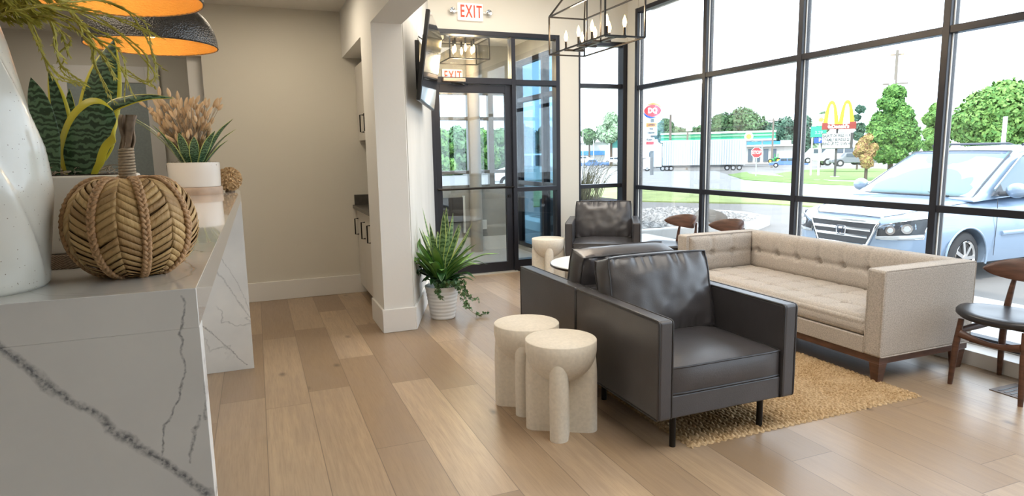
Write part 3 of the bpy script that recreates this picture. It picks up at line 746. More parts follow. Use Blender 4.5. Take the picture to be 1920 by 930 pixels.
# ================================================================== WOODEN CHAIRS
def make_wood_chair(label, loc, rz):
    t = thing('side_chair', label, 'chair', loc, rz, 'walnut side chairs')
    SZ = .435
    fx, fy = .19, -.19; bx, by = .17, .20
    for s in (-1, 1):
        MB().tube([(s*(fx-.022), fy+.02, SZ-.035), (s*(fx-.008), fy+.008, .22), (s*fx, fy, 0)], [.0155, .019, .0125], 12).build('leg', 'walnut', t)
        MB().tube([(s*bx, by+.03, 0), (s*(bx-.01), by+.01, .22), (s*(bx-.02), by, SZ-.03), (s*(bx-.035), by+.012, .56), (s*(bx-.045), by+.028, .665)], [.0125, .019, .020, .015, .010], 12).build('leg', 'walnut', t)
        MB().tube([(s*(fx-.016), fy+.015, .33), (s*(bx-.004), 0, .345), (s*(bx-.014), by, .36)], [.012, .015, .012], 10, flat=1.5).build('side_stretcher', 'walnut', t)
    def arc(y0, z0, sag):
        P = [Vector((-.165+.33*k/10, y0+.02*math.sin(PI*k/10), z0+sag*math.sin(PI*k/10))) for k in range(11)]
        return MB().tube(P, [.022-.008*math.sin(PI*k/10) for k in range(11)], 10, flat=1.1)
    arc(fy+.012, .315, -.03).build('front_stretcher', 'walnut', t)
    arc(by-.02, .33, -.01).build('rear_stretcher', 'walnut', t)
    # rounded-triangle seat, dished
    def out(a):
        x = .265*math.copysign(abs(math.cos(a))**.8, math.cos(a)); y = .225*math.copysign(abs(math.sin(a))**.85, math.sin(a))
        if y > 0: x *= 1-.32*(y/.225)
        return x, y
    mb = MB(); rg = []
    for r_, z in ((.02, -.022), (.6, -.024), (.93, -.02), (1.0, -.004), (1.0, .010), (.965, .022), (.85, .026), (.6, .020), (.3, .015), (.02, .013)):
        rg.append([(out(2*PI*k/40)[0]*r_, out(2*PI*k/40)[1]*r_-.0, SZ+z-.012+ (.018*abs(out(2*PI*k/40)[0]*r_/.265)**2)) for k in range(40)])
    mb.rings(rg); mb.build('seat', 'seat_leather', t, smooth=60)
    # shell backrest: wide, tapering to points, wrapped forward
    def bp(u, side):
        a = -1.0+2.0*u; ang = a*.95
        x = .235*math.sin(ang)/math.sin(.95); y = by+.04-.17*(1-math.cos(ang))/(1-math.cos(.95))*.85
        h = .066*(1-abs(a)**2.4)**.75+.006
        return x, y, h
    rings = []
    for k in range(25):
        x, y, h = bp(k/24, 0); x2, y2, _ = bp(min(1, k/24+.01), 0); x1, y1, _ = bp(max(0, k/24-.01), 0)
        tx, ty = x2-x1, y2-y1; L = math.hypot(tx, ty); nx_, ny_ = -ty/L*.0085, tx/L*.0085
        zc = .672
        rings.append([(x+nx_*math.cos(q), y+ny_*math.cos(q)+.02*math.sin(q)*h/.07, zc+h*math.sin(q)) for q in [2*PI*j/14 for j in range(14)]])
    MB().rings(rings).build('backrest', 'walnut', t, smooth=60)
    return t
k0 = make_wood_chair('walnut chair with black leather seat at the right edge, beside the sofa arm', (3.945, 2.225, 0), -PI/2)
k1 = dup(k0, (3.97, 5.50, 0), math.radians(-88), 'walnut chair behind the sofa, the left one of two, its leather seat in view')
k2 = dup(k0, (4.05, 4.90, 0), math.radians(-92), 'walnut chair behind the sofa with only its curved backrest showing, right one of two')
# floor vent
t = MB().box(3.86, 4.10, 1.78, 2.26, 0, .004).build('floor_vent', mat('bronze_vent', (.14, .10, .08), .5, metal=.3), None, bevel=.0015); tag(t, 'slotted bronze floor vent by the right window curb, beside the walnut chair', 'floor vent')
mb = MB()
for i in range(14): mb.box(3.885, 4.075, 1.80+i*.032, 1.812+i*.032, .004, .0055)
mb.build('slots', 'black', t)
# ================================================================== CHANDELIER
t = thing('chandelier', 'black open-frame lantern chandelier with lit candle bulbs hanging by the windows', 'chandelier', (2.525, 4.54, 0))
bw = .011; zb, zt, zap = 2.222, 2.525, 2.80; hx, hy = .165, .46; tb = 1.0
mb = MB()
for sx in (-1, 1):
    for sy in (-1, 1):
        mb.bar((sx*hx, sy*hy, zb), (sx*hx, sy*hy, zt), bw); mb.bar((sx*hx, sy*hy, zt), (sx*.02, sy*.16, zap), bw)
    for z in (zb, zt): mb.bar((sx*hx, -hy, z), (sx*hx, hy, z), bw)
for sy in (-1, 1):
    for z in (zb, zt): mb.bar((-hx, sy*hy, z), (hx, sy*hy, z), bw)
mb.bar((0, -.16, zap), (0, .16, zap), .02)
mb.build('frame', 'blackmetal', t)
for sy in (-1, 1):
    MB().cyl((0, sy*.11, zb+.025), (0, sy*.11, zap), .006, n=8).build('stem', 'blackmetal', t)
    MB().cyl((0, sy*.11, zap), (0, sy*.11, 3.48), .006, n=8).build('rod', 'blackmetal', t)
MB().box(-.06, .06, -.20, .20, 3.47, 3.499).build('ceiling_plate', 'blackmetal', t)
MB().bar((0, -.34, zb+.022), (0, .34, zb+.022), .026, .014).build('arm_bar', 'blackmetal', t)
for k, y in enumerate((-.33, -.11, .11, .33)):
    MB().bar((-.085, y, zb+.022), (.085, y, zb+.022), .026, .014).build('cross_arm', 'blackmetal', t)
    for s in (-1, 1):
        MB().lathe([(.014, 0), (.014, .008), (.0095, .010), (.0095, .062), (.0085, .062), (.0001, .062)], 14, (s*.075, y, zb+.028)).build('candle_sleeve', 'blackmetal', t)
        MB().lathe([(.006, 0), (.010, .012), (.0155, .035), (.012, .058), (.005, .078), (.0004, .09)], 12, (s*.075, y, zb+.088)).build('bulb', 'bulb', t)
for y in (-.25, .25): plight((2.525, 4.54+y, zb+.20), 9, .05)
# ================================================================== PENDANTS
ham = mat('hammered_pewter', (.10, .095, .09), .34, metal=.9); g = NG(ham); g.xyz()
vv = g.n.new('ShaderNodeTexVoronoi'); vv.inputs['Scale'].default_value = 170; g.l.new(g.tc, vv.inputs['Vector']); g.bump(vv.outputs['Distance'], .5, .004); M['hammered'] = ham
gl = M['brass']; gg = NG(gl); 
def make_pendant(label, loc):
    t = thing('pendant_lamp', label, 'pendant lamp', loc, 0, 'hammered dome pendants')
    R = .256; Hh = .185
    prof = [(R*math.cos(a)**.62 if a < 1.5 else .0, Hh*math.sin(a)) for a in [k/18*1.5 for k in range(19)]]
    MB().lathe(prof[:-1]+[(.03, Hh)], 72, cap=False).build('shade', 'hammered', t, smooth=60)
    MB().lathe([(r_*.985, z-.002) for r_, z in prof[:-1]]+[(.028, Hh-.003)], 72, cap=False).build('shade_lining', 'brass', t, smooth=60)
    MB().tube([(R*.995*math.cos(2*PI*k/60), R*.995*math.sin(2*PI*k/60), 0) for k in range(60)], .003, 6, closed=True).build('rim', 'hammered', t)
    MB().lathe([(.030, 0), (.032, .03), (.018, .05), (.006, .055)], 20, (0, 0, Hh-.004)).build('cap', 'blackmetal', t)
    MB().cyl((0, 0, Hh+.045), (0, 0, 2.815-loc[2]), .004, n=8).build('cord', 'black', t)
    MB().lathe([(.010, .07), (.022, .05), (.034, .02), (.030, -.008), (.0004, -.022)], 20, (0, 0, .055)).build('bulb', 'bulb', t)
    MB().cyl((0, 0, .12), (0, 0, Hh-.002), .018, n=16).build('socket', 'black', t)
    plight((loc[0], loc[1], loc[2]+.10), 3.2, .035, (1, .70, .36))
    return t
make_pendant('hammered dark dome pendant with gold lining, the lower one further along the counter', (-.37, 3.2, 1.888))
make_pendant('nearer dome pendant cut by the top edge of the photo, showing mostly gold lining', (-.37, 2.33, 1.892))
# ================================================================== PLANT HELPERS
def leaf_mat(name, a, b, banding=38, rough=.38, warp=3.0):
    m = mat(name, a, rough, spec=.45); g = NG(m); X = g.xyz()
    z = g.math('MULTIPLY', X[2], banding)
    n_ = g.noise(g.tc, banding*.55, 3)
    s = g.math('SINE', g.math('MULTIPLY', g.math('ADD', z, g.math('MULTIPLY', n_, warp)), 6.283))
    g.color(g.mix(g.ramp(g.math('MULTIPLY_ADD', s, .5, .5), [(.3, 0), (.7, 1)]), a, b)); return m
M['snake'] = leaf_mat('snake_plant_green', (.014, .042, .016), (.10, .19, .10), 85)
M['snake_light'] = leaf_mat('snake_plant_light', (.045, .10, .035), (.16, .26, .12), 24)
M['yellow'] = mat('yellow_leaf_margin', (.62, .55, .045), .4)
M['yellow_green'] = mat('pale_leaf_margin', (.50, .58, .18), .4)
M['leaf_green'] = mat('broad_leaf_green', (.045, .17, .03), .35, noise_amt=.4, noise_scale=14)
M['leaf_lime'] = mat('lime_leaf', (.22, .42, .10), .35, noise_amt=.35, noise_scale=14)
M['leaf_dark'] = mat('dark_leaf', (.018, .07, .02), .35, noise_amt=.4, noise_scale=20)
M['ivy'] = mat('ivy_leaf', (.04, .13, .035), .4, col2=(.16, .27, .12), island=1)
M['moss'] = mat('spanish_moss', (.34, .27, .19), .9)
M['twig'] = mat('twig', (.16, .13, .05), .7)
def bez(pts, n=14):
    """smooth curve through control points (Catmull-Rom)"""
    P = [Vector(p) for p in pts]; P = [P[0]*2-P[1]] + P + [P[-1]*2-P[-2]]; out = []
    seg = len(P)-3
    for i in range(n+1):
        t = i/n*seg; k = min(int(t), seg-1); t -= k; a, b, c, d = P[k:k+4]
        out.append(.5*((2*b)+(c-a)*t+(2*a-5*b+4*c-d)*t*t+(-a+3*b-3*c+d)*t**3))
    return out
def blade(mb, pts, width, side, cup=.15, edge=.14, n=16, prof=None, mi=(0, 1)):
    """strap leaf: pts centreline, side = width direction, edge band gets material mi[1]"""
    P = bez(pts, n); side = Vector(side).normalized(); rows = []
    for i, p in enumerate(P):
        t = i/n
        w_ = (prof(t) if prof else (min(1, .62+t*1.3)*(1-max(0, (t-.55)/.45)**2.2))**.9 if t < 1 else 0)*width/2
        tg = (P[min(i+1, n)]-P[max(i-1, 0)]).normalized(); sd = (side-tg*side.dot(tg)).normalized(); nn = tg.cross(sd)
        rows.append([p+sd*w_*k+nn*(-cup*w_*(1-k*k)) for k in (-1, -1+edge*1.6, -.35, .35, 1-edge*1.6, 1)])
    V = [[mb.v(q) for q in r] for r in rows]
    for i in range(n):
        for j in range(5):
            fc = mb.f([V[i][j], V[i][j+1], V[i+1][j+1], V[i+1][j]])
            if fc: fc.material_index = mi[1] if j in (0, 4) else mi[0]
def foliage(name, blades, mats, parent, label=None):
    mb = MB()
    for b in blades: blade(mb, *b[0], **b[1])
    return mb.build(name, mats, parent, smooth=80, solid=.0012, recalc=False, label=label)
def moss(c, rx, ry, z, n, parent, seed=0):
    r_ = random.Random(seed); mb = MB()
    for i in range(n):
        a = r_.uniform(0, 6.28); q = math.sqrt(r_.random()); p = Vector((c[0]+rx*q*math.cos(a), c[1]+ry*q*math.sin(a), z+r_.uniform(0, .008)))
        pts = [p]
        for k in range(5): pts.append(pts[-1]+Vector((r_.uniform(-1, 1)*.02, r_.uniform(-1, 1)*.02, r_.uniform(-.009, .010))))
        for q_ in pts: q_.z = max(q_.z, z-.004); q_.x = min(max(q_.x, c[0]-rx*1.05), c[0]+rx*1.05)
        mb.tube(bez(pts, 8), .0007, 4)
    o = mb.build('moss', 'moss', parent, smooth=80); return o
# ================================================================== BIG VASE WITH FERNY BRANCHES
vg = mat('speckled_white_glaze', (.63, .61, .54), .28, coat=.5); g = NG(vg); g.xyz()
sp = g.n.new('ShaderNodeTexVoronoi'); sp.inputs['Scale'].default_value = 120; g.l.new(g.tc, sp.inputs['Vector'])
g.color(g.mix(g.ramp(sp.outputs['Distance'], [(.06, 1), (.13, 0)]), g.mix(g.noise(g.tc, 12, 4), (.66, .64, .57), (.56, .55, .48)), (.20, .15, .10)))
M['vase'] = vg
vc = Vector((-.437, 1.245, CT))
t = thing('vase', 'tall white speckled vase with twisted facets holding ferny branches at far left', 'vase', vc)
prof = [(.0001, 0), (.102, 0), (.108, .006), (.110, .02), (.116, .075), (.123, .15), (.119, .226), (.106, .30), (.088, .39), (.071, .453), (.047, .50), (.034, .52), (.034, .535), (.029, .535), (.026, .50), (.0001, .49)]
P2 = []
for i in range(len(prof)-1):
    a, b = prof[i], prof[i+1]; n_ = max(1, int(math.hypot(b[0]-a[0], b[1]-a[1])/.012))
    for k in range(n_): P2.append((a[0]+(b[0]-a[0])*k/n_, a[1]+(b[1]-a[1])*k/n_))
P2.append(prof[-1])
def lobes(a, z):
    if z > .515 or z < .002: return 1
    q = ((a + z*3.6)*6/(2*PI)) % 1
    q = (q/.86)**1.3 if q < .86 else .5+.5*math.cos(PI*(q-.86)/.14)
    return 1 + .075*(q-.5)*min(1, z/.04)*min(1, (.515-z)/.08)
MB().lathe(P2, 300, fr=lobes).build('body', 'vase', t, smooth=50)
M['fern'] = mat('yellow_green_fern', (.50, .42, .05), .6, col2=(.28, .27, .04), island=1)
def spray(path, seed, density=1.0, parent=None, leafl=.009):
    r_ = random.Random(seed); P = bez(path, 40); mb = MB()
    mb.tube(P, [.0022-.0014*i/40 for i in range(41)], 5)
    for i in range(3, 41):
        tg = (P[i]-P[i-1]).normalized()
        for s in range(int(2*density)):
            d = (tg*1.7 + Vector((r_.uniform(-1, 1), r_.uniform(-1, 1), r_.uniform(-1, 1)))*.75).normalized(); L = leafl*r_.uniform(.7, 1.4)
            a = P[i]+(P[i]-P[i-1])*r_.random(); sd = d.orthogonal().normalized()*.0008
            vs_ = [mb.v(a-sd), mb.v(a+d*L*.5-sd*1.3), mb.v(a+d*L), mb.v(a+d*L*.5+sd*1.3), mb.v(a+sd)]; mb.f(vs_)
    return mb.build('branch', 'fern', parent, smooth=None, recalc=False)
top = Vector((0, 0, .53))
def vl(u, v, D): return at(u, v, D)-vc
brs = [
 [(30, 10), (60, 60, 1.24), (85, 110, 1.25), (110, 140, 1.25), (150, 156, 1.26)],
 [(60, 5), (95, 40, 1.26), (105, 75, 1.26), (110, 112, 1.27), (125, 132, 1.27), (158, 157, 1.27)],
 [(110, 12), (150, 40, 1.28), (170, 80, 1.3), (175, 115, 1.3), (200, 172, 1.31)],
 [(120, 20), (165, 60, 1.3), (205, 95, 1.3), (228, 130, 1.3), (247, 172, 1.3)],
 [(90, 0), (160, 20, 1.33), (215, 55, 1.34), (260, 100, 1.34), (290, 140, 1.34), (272, 152, 1.34), (235, 130, 1.34)],
 [(100, 5), (180, 0, 1.3), (230, 15, 1.3), (262, 50, 1.3), (285, 95, 1.31), (293, 128, 1.31)],
 [(80, 20), (130, 45, 1.2), (165, 75, 1.2), (195, 110, 1.2), (215, 142, 1.2)],
 [(40, 30), (90, 30, 1.2), (140, 40, 1.2), (190, 60, 1.2), (220, 78, 1.2)],
 [(60, 10), (130, 20, 1.3), (200, 30, 1.3), (245, 42, 1.3), (285, 62, 1.3)],
 [(50, 0), (110, 55, 1.3), (118, 72, 1.3), (128, 100, 1.3)],
 [(-20, 30), (20, 20, 1.2), (60, 15, 1.2), (120, 8, 1.2), (175, 20, 1.2)],
]
for i, b in enumerate(brs):
    p0_ = b[0]; start = top+Vector((random.uniform(-.02, .02), random.uniform(-.02, .02), -.02))
    mid = at(p0_[0], p0_[1]-10, 1.24)-vc
    spray([start, (start+mid)/2+Vector((0, 0, .05)), mid]+[vl(*q) for q in b[1:]], i, 1.5, t)
    q_ = [vl(u+random.uniform(-14, 14), v+random.uniform(-8, 14), D+random.uniform(-.02, .04)) for u, v, D in b[1:]]
    spray([start, (start+mid)/2+Vector((0, 0, .03)), mid]+q_, 200+i, 1.0, t)
for i in range(34):   # the dense tuft hanging over the rim
    e = at(random.uniform(-50, 95), random.uniform(-30, 44), random.uniform(1.2, 1.34))-vc
    m_ = (top+e)/2+Vector((random.uniform(-.03, .03), random.uniform(-.03, .03), .05))
    spray([top+Vector((0, 0, -.02)), m_, e+Vector((-.02, 0, .02)), e], 100+i, 3.4, t, .011)
for i in range(14):   # dense bushy part above the neck
    a = random.uniform(0, 6.28); r_ = random.uniform(.04, .17); h_ = random.uniform(.0, .10)
    e = top+Vector((r_*math.cos(a)+.03, r_*math.sin(a), .05+h_-r_*.15))
    spray([top, (top+e)/2+Vector((0, 0, .04)), e, e+Vector((math.cos(a)*.05+.02, math.sin(a)*.04, -.03))], 50+i, 3.2, t, .012)
# ================================================================== LONG PLANTER WITH SNAKE PLANTS
pc = Vector((-.51, 1.545, CT))
t = thing('planter', 'white crackled rectangular planter on a carved wooden base, full of snake plants', 'planter', pc)
cw_ = mat('crackle_white', (.66, .62, .55), .35); g = NG(cw_); g.xyz(); f = g.math('ABSOLUTE', g.math('SUBTRACT', g.noise(g.tc, 11, 4, .8), .5)); k_ = g.math('MULTIPLY', g.ramp(f, [(0, 1), (.006, 0)]), g.ramp(g.noise(g.tc, 7, 2), [(.54, 0), (.6, 1)])); g.color(g.mix(k_, (.66, .62, .55), (.2, .17, .13))); M['crackle'] = cw_
mb = MB(); mb.box(-.27, .27, -.105, .105, .026, .175); mb.build('pot', 'crackle', t, bevel=.005)
MB().box(-.262, .262, -.097, .097, .174, .1765).build('soil', 'soil', t)
cv = mat('carved_wood', (.20, .13, .08), .6); g = NG(cv); X = g.xyz(); tri = g.math('ABSOLUTE', g.math('SUBTRACT', g.math('FRACT', g.math('MULTIPLY', X[0], 22)), .5)); wv_ = g.math('SINE', g.math('MULTIPLY', g.math('ADD', X[2], g.math('MULTIPLY', tri, .022)), 1900)); g.color(g.mix(g.ramp(g.math('MULTIPLY_ADD', wv_, .5, .5), [(.3, 0), (.7, 1)]), (.10, .06, .035), (.33, .235, .16))); g.bump(wv_, .4, .002); M['carved'] = cv
MB().box(-.285, .285, -.125, .12, 0, .026).build('wood_base', 'carved', t, bevel=.002)
moss((.05, -.02), .19, .075, .178, 300, t, 3)
def pl_(u, v, D): return at(u, v, D+.12)-pc
rt = R0
def snake(pix, D, width, side=None, **k):
    pts = [pl_(u, v, D+dd) for u, v, dd in pix]; return ((pts, width*1.08, side or rt), k)
B1 = []
tall = lambda q: (min(1, .35+q*1.9))*(1-max(0, (q-.45)/.55)**1.9) if q < 1 else .0
B1.append(snake([(172, 330, .05), (178, 260, .06), (188, 190, .07), (200, 125, .08), (214, 74, .09)], 1.46, .084, prof=tall, edge=.12))
B1.append(snake([(105, 330, 0), (90, 260, .0), (72, 190, .0), (58, 145, .0)], 1.40, .045, prof=tall, edge=.05, mi=(0, 0)))
B1.append(snake([(122, 330, .02), (118, 250, .02), (107, 185, .02), (91, 129, .02)], 1.47, .040, prof=tall, edge=.2, side=rt))
B1.append(snake([(130, 330, .03), (130, 260, .03), (131, 215, .03), (130, 166, .03)], 1.50, .034, prof=tall, edge=.05))
arch = lambda q: min(1, .55+q*2)*(1-max(0, (q-.72)/.28)**2.0*.75)
B1.append(snake([(148, 340, 0), (152, 290, -.01), (166, 250, -.03), (190, 226, -.05), (216, 216, -.06)], 1.40, .088, prof=arch, edge=.19, n=24, cup=.12, side=rt*.8+Vector((0, 0, -.6))))
B1.append(snake([(168, 330, .05), (182, 250, .03), (205, 205, .0), (240, 189, -.02), (280, 182, -.03), (326, 184, -.03)], 1.42, .040, prof=lambda q: (1-q)**.8*1.1 if q > .3 else .85, edge=.12, side=Vector((.2, -.5, -.8)), n=24))
B1.append(snake([(168, 330, 0), (185, 290, -.01), (203, 262, -.02), (214, 252, -.02)], 1.45, .036, prof=tall, edge=.14))
foliage('snake_leaves', B1, ['snake', 'yellow'], t)
# ================================================================== RAFFIA PUMPKIN
pk = Vector((-.2105, 1.30, CT))
t = thing('raffia_pumpkin', 'woven raffia pumpkin with braided ribs and twine stem on the counter', 'pumpkin', pk)
M['raffia'] = mat('raffia_straw', (.60, .40, .17), .6, col2=(.34, .20, .08), island=1, bump=.3, bump_scale=200, stretch=(1, 1, .2))
M['raffia_braid'] = mat('braided_straw', (.56, .33, .16), .65, noise_amt=.4, noise_scale=160)
M['raffia_core'] = mat('raffia_core', (.14, .08, .035), .9)
M['twine'] = mat('twine', (.42, .32, .21), .8, noise_amt=.3, noise_scale=200)
M['husk'] = mat('dry_husk', (.22, .15, .09), .7, noise_amt=.5, noise_scale=60)
PR, PH = .101, .176
NS = 8
def psurf(a, s, off=0):
    """a angle, s 0 bottom .. 1 top"""
    ph = -PI/2 + PI*s
    q = abs(math.sin(NS/2*(a-.35)))            # 0 at the ribs
    r_ = PR*(.955+.055*q**.8)*math.cos(ph)**.78 if abs(ph) < PI/2-1e-6 else .0
    z = PH/2 + PH/2*math.sin(ph) - .016*math.exp(-((1-s)/.10)**2)*1.0 + .006*math.exp(-(s/.08)**2)
    n_ = Vector((math.cos(a)*math.cos(ph), math.sin(a)*math.cos(ph), math.sin(ph)))
    return Vector((r_*math.cos(a), r_*math.sin(a), z)) + n_*off
mb = MB(); mb.rings([[psurf(2*PI*j/64, s/32, -.004) if 0 < s < 32 else psurf(2*PI*j/64, .005 if s == 0 else .995, -.004) for j in range(64)] for s in range(33)])
body = mb.build('body', 'raffia_core', t, smooth=70)
rr_ = random.Random(5); mb = MB()
for k in range(NS):
    a0_ = .35+2*PI*k/NS; hw = PI/NS
    ac = a0_+hw
    rows = 22
    for i in range(rows):
        sb = .985-.99*i/rows
        for sd in (-1, 1):
            w0 = .044*rr_.uniform(.85, 1.15); drop = .085*rr_.uniform(.85, 1.1); o0 = rr_.uniform(.0008, .0024)
            cols = []
            for j in range(7):
                q = j/6; a = ac+sd*hw*(q*.96)+rr_.uniform(-.004, .004); s_ = sb-drop*q
                e = []
                for kk, (ds, of) in enumerate(((w0*.52, .0020), (0, .0012), (-w0*.52, -.0008))):
                    ss = min(max(s_+ds, .004), .996); e.append(mb.v(psurf(a, ss, o0+of+.002*(1-q))))
                cols.append(e)
            for j in range(6):
                for kk in range(2): mb.f([cols[j][kk], cols[j+1][kk], cols[j+1][kk+1], cols[j][kk+1]])
mb.build('woven_strips', 'raffia', body, smooth=60, solid=.0008, recalc=False)
for k in range(NS):
    a = .35+2*PI*k/NS; mb = MB()
    for st in range(3):
        P = []
        for i in range(90):
            s = .02+.96*i/89; b = psurf(a, s, .0065); tn = Vector((-math.sin(a), math.cos(a), 0)); ph = i*.72+st*2*PI/3
            P.append(b+tn*.0046*math.sin(ph)+Vector((math.cos(a), math.sin(a), 0))*.002*math.sin(2*ph))
        mb.tube(P, .0034, 6)
    mb.build('braid', 'raffia_braid', t, smooth=80)
P = []
for i in range(260): q = i/259; P.append((.0125*math.cos(q*2*PI*13)*(1-.18*q)+.003*q, .0125*math.sin(q*2*PI*13)*(1-.18*q), PH-.02+.066*q))
st_ = MB().tube([(0, 0, PH-.03), (0, 0, PH+.02), (.003, 0, PH+.045)], [.013, .011, .0095], 14).tube(P, .0026, 5).build('stem', 'twine', t, smooth=80)
mb = MB()
for k in range(5):
    a = k*1.257; o_ = Vector((math.cos(a), math.sin(a), 0))
    mb.grid(lambda u, v: (Vector((.003, 0, PH+.042))+o_*(.0075+.004*v)+Vector((0, 0, v*.062))+Vector((-math.sin(a), math.cos(a), 0))*(u-.5)*(.011+.003*v)+Vector((.010*v, 0, 0))+o_*.003*math.sin(v*6+k)), 4, 8)
mb.build('husk_tip', 'husk', st_, smooth=80, solid=.0018)
# ================================================================== SMALL POT WITH BUNNY TAILS
bc = Vector((-.335, 4.22, CT))
t = thing('potted_snake_plant', 'small white pot with snake plant and dried bunny tail grass, far end of counter', 'potted plant', bc)
M['pot_warm'] = mat('glossy_white_pot', (.74, .69, .63), .18, coat=.5)
MB().lathe([(.0001, .046), (.138, .046), (.140, .05), (.142, .186), (.137, .188), (.134, .184), (.133, .170), (.0001, .170)], 56).build('pot', 'pot_warm', t, smooth=45)
MB().lathe([(.0001, 0), (.145, 0), (.147, .004), (.147, .04), (.144, .045), (.0001, .045)], 56).build('wood_base', mat('pale_wood_ring', (.50, .36, .26), .5, noise_amt=.25, noise_scale=12), t, smooth=45)
MB().lathe([(.0001, .172), (.132, .172)], 40, cap=False).build('soil', 'soil', t)
moss((0, 0), .12, .12, .172, 130, t, 8)
L = []; r_ = random.Random(2)
for a, l_, w_, b_ in ((200, .24, .05, .30), (170, .28, .045, .6), (215, .16, .06, .1), (250, .19, .06, .12), (280, .17, .055, .12), (310, .20, .055, .35), (330, .27, .05, .55), (20, .22, .055, .5), (60, .22, .05, .2), (120, .25, .05, .3), (350, .15, .06, .3), (185, .31, .035, .85)):
    A_ = math.radians(a); o_ = Vector((math.cos(A_), math.sin(A_), 0)); b0 = o_*.05+Vector((0, 0, .165))
    L.append((([b0, b0+o_*(.03+.06*b_)+Vector((0, 0, l_*.4)), b0+o_*(.05+.16*b_)+Vector((0, 0, l_*.75)), b0+o_*(.06+.30*b_)+Vector((0, 0, l_))], w_, Vector((-o_.y, o_.x, 0))), dict(prof=tall, edge=.10)))
foliage('snake_leaves', L, ['snake', 'yellow_green'], t)
M['bunny'] = mat('bunny_tail', (.80, .58, .36), .9, col2=(.62, .42, .24), island=1, bump=.5, bump_scale=500)
st = MB(); hd = MB()
for i in range(200):
    a = r_.uniform(0, 6.28); q = math.sqrt(r_.random()); hgt = r_.uniform(.26, .52) if i > 5 else r_.uniform(.48, .60)
    sp_ = .03+.19*(hgt-.17)/.4
    e = Vector((-.02+q*sp_*math.cos(a)*1.05, q*sp_*math.sin(a), hgt)); b0 = Vector((0, 0, .17))
    st.tube([b0, (b0+e)/2+Vector((0, 0, .02)), e], .0011, 4)
    d = (e-b0).normalized(); L_ = r_.uniform(.045, .065)
    d = (d+Vector((r_.uniform(-.4, .4), r_.uniform(-.4, .4), 0))).normalized()
    hd.tube([e+d*L_*k/5 for k in range(6)], [.003, .0085, .0105, .0100, .007, .0015], 7)
for e in ((.15, .0, .50), (-.20, -.02, .47), (-.17, -.02, .34)):
    st.tube([(0, 0, .17), Vector(e)*.6+Vector((0, 0, .1)), e], .0009, 4); hd.tube([Vector(e)+Vector((.004*k, 0, .006*k)) for k in range(6)], [.003, .0085, .0105, .0095, .006, .0012], 7)
st.build('grass_stems', 'moss', t); hd.build('seed_heads', 'bunny', t, smooth=70)
# ball of dried flowers + dark woven pot behind
t = thing('dried_flower_ball', 'small tan ball of dried flowers right behind the small white pot', 'ornament', (-.155, 4.40, CT))
mb = MB(); r_ = random.Random(4)
mb.ball((0, 0, .078), .062, n=20, m=12)
for i in range(420):
    z = r_.uniform(-1, 1); a = r_.uniform(0, 6.28); d = Vector((math.sqrt(1-z*z)*math.cos(a), math.sqrt(1-z*z)*math.sin(a), z)); p = Vector((0, 0, .078))+d*.060
    s1_ = d.orthogonal().normalized(); s2_ = d.cross(s1_); tw = r_.uniform(0, 3)
    e1 = (s1_*math.cos(tw)+s2_*math.sin(tw))*.009; e2 = (s2_*math.cos(tw)-s1_*math.sin(tw))*.007
    q = [mb.v(p-e1), mb.v(p+e2+d*.014), mb.v(p+e1+d*.004), mb.v(p-e2+d*.018)]; mb.f(q)
mb.build('petals', mat('dried_petals', (.42, .26, .12), .9, col2=(.68, .48, .26), island=1), t, smooth=None, recalc=False)
MB().lathe([(.0001, 0), (.03, 0), (.022, .022), (.0001, .022)], 16).build('foot', 'husk', t)
t = MB().lathe([(.0001, 0), (.10, 0), (.115, .17), (.108, .185), (.10, .18), (.0001, .17)], 32, (0, 0, 0)).build('woven_pot', mat('dark_speckled_weave', (.09, .07, .055), .8, noise_amt=.6, noise_scale=120, bump=.6, bump_scale=160), None, smooth=50)
t.location = (-.43, 4.385, CT); t.scale = (.6, .6, 1); tag(t, 'dark speckled woven pot mostly hidden behind the small white pot', 'pot')
# ================================================================== FLOOR PLANT
fc_ = Vector((1.435, 5.27, 0))
t = thing('potted_plant', 'large snake plant with ivy in ribbed white pot on the floor by the column', 'potted plant', fc_)
prof = [(.0001, 0), (.098, 0), (.104, .006)]
for k in range(40): z = .008+.262*k/39; prof.append((.104+.040*(z/.27)+.0018*math.sin(k*1.35), z))
prof += [(.148, .275), (.149, .288), (.142, .290), (.138, .27), (.0001, .262)]
MB().lathe(prof, 64).build('pot', 'pot_white', t, smooth=60)
MB().lathe([(.0001, .263), (.137, .263)], 30, cap=False).build('soil', 'soil', t)
r_ = random.Random(12)
wall_n = dn   # keep leaves off the diagonal wall
def free(e):
    w = fc_+Vector(e); k = (w-Vector((1.115, 5.0, 0))).dot(dn)
    if k < .03: e = Vector(e)+dn*(.03-k)
    return Vector(e)
def radial(n, lmin, lmax, wmin, wmax, tiltmin, tiltmax, seed, side_twist=.6, droop=0, prof=None):
    r_ = random.Random(seed); out = []
    for i in range(n):
        a = 2*PI*i/n+r_.uniform(-.4, .4); o_ = Vector((math.cos(a), math.sin(a), 0)); l_ = r_.uniform(lmin, lmax); ti = r_.uniform(tiltmin, tiltmax)
        b0 = o_*.05+Vector((0, 0, .255)); up = Vector((0, 0, 1))
        e1 = free(b0+(o_*ti*.4+up)*l_*.4); e2 = free(b0+o_*ti*l_*.75+up*l_*(.75-droop*.2)); e3 = free(b0+o_*ti*l_*1.15+up*l_*(1-droop))
        sd = Vector((-o_.y, o_.x, 0))*math.cos(side_twist)+o_*math.sin(side_twist)*r_.uniform(-1, 1)
        out.append((([b0, e1, e2, e3], r_.uniform(wmin, wmax), sd), dict(prof=prof or tall, edge=.13, cup=.3)))
    return out
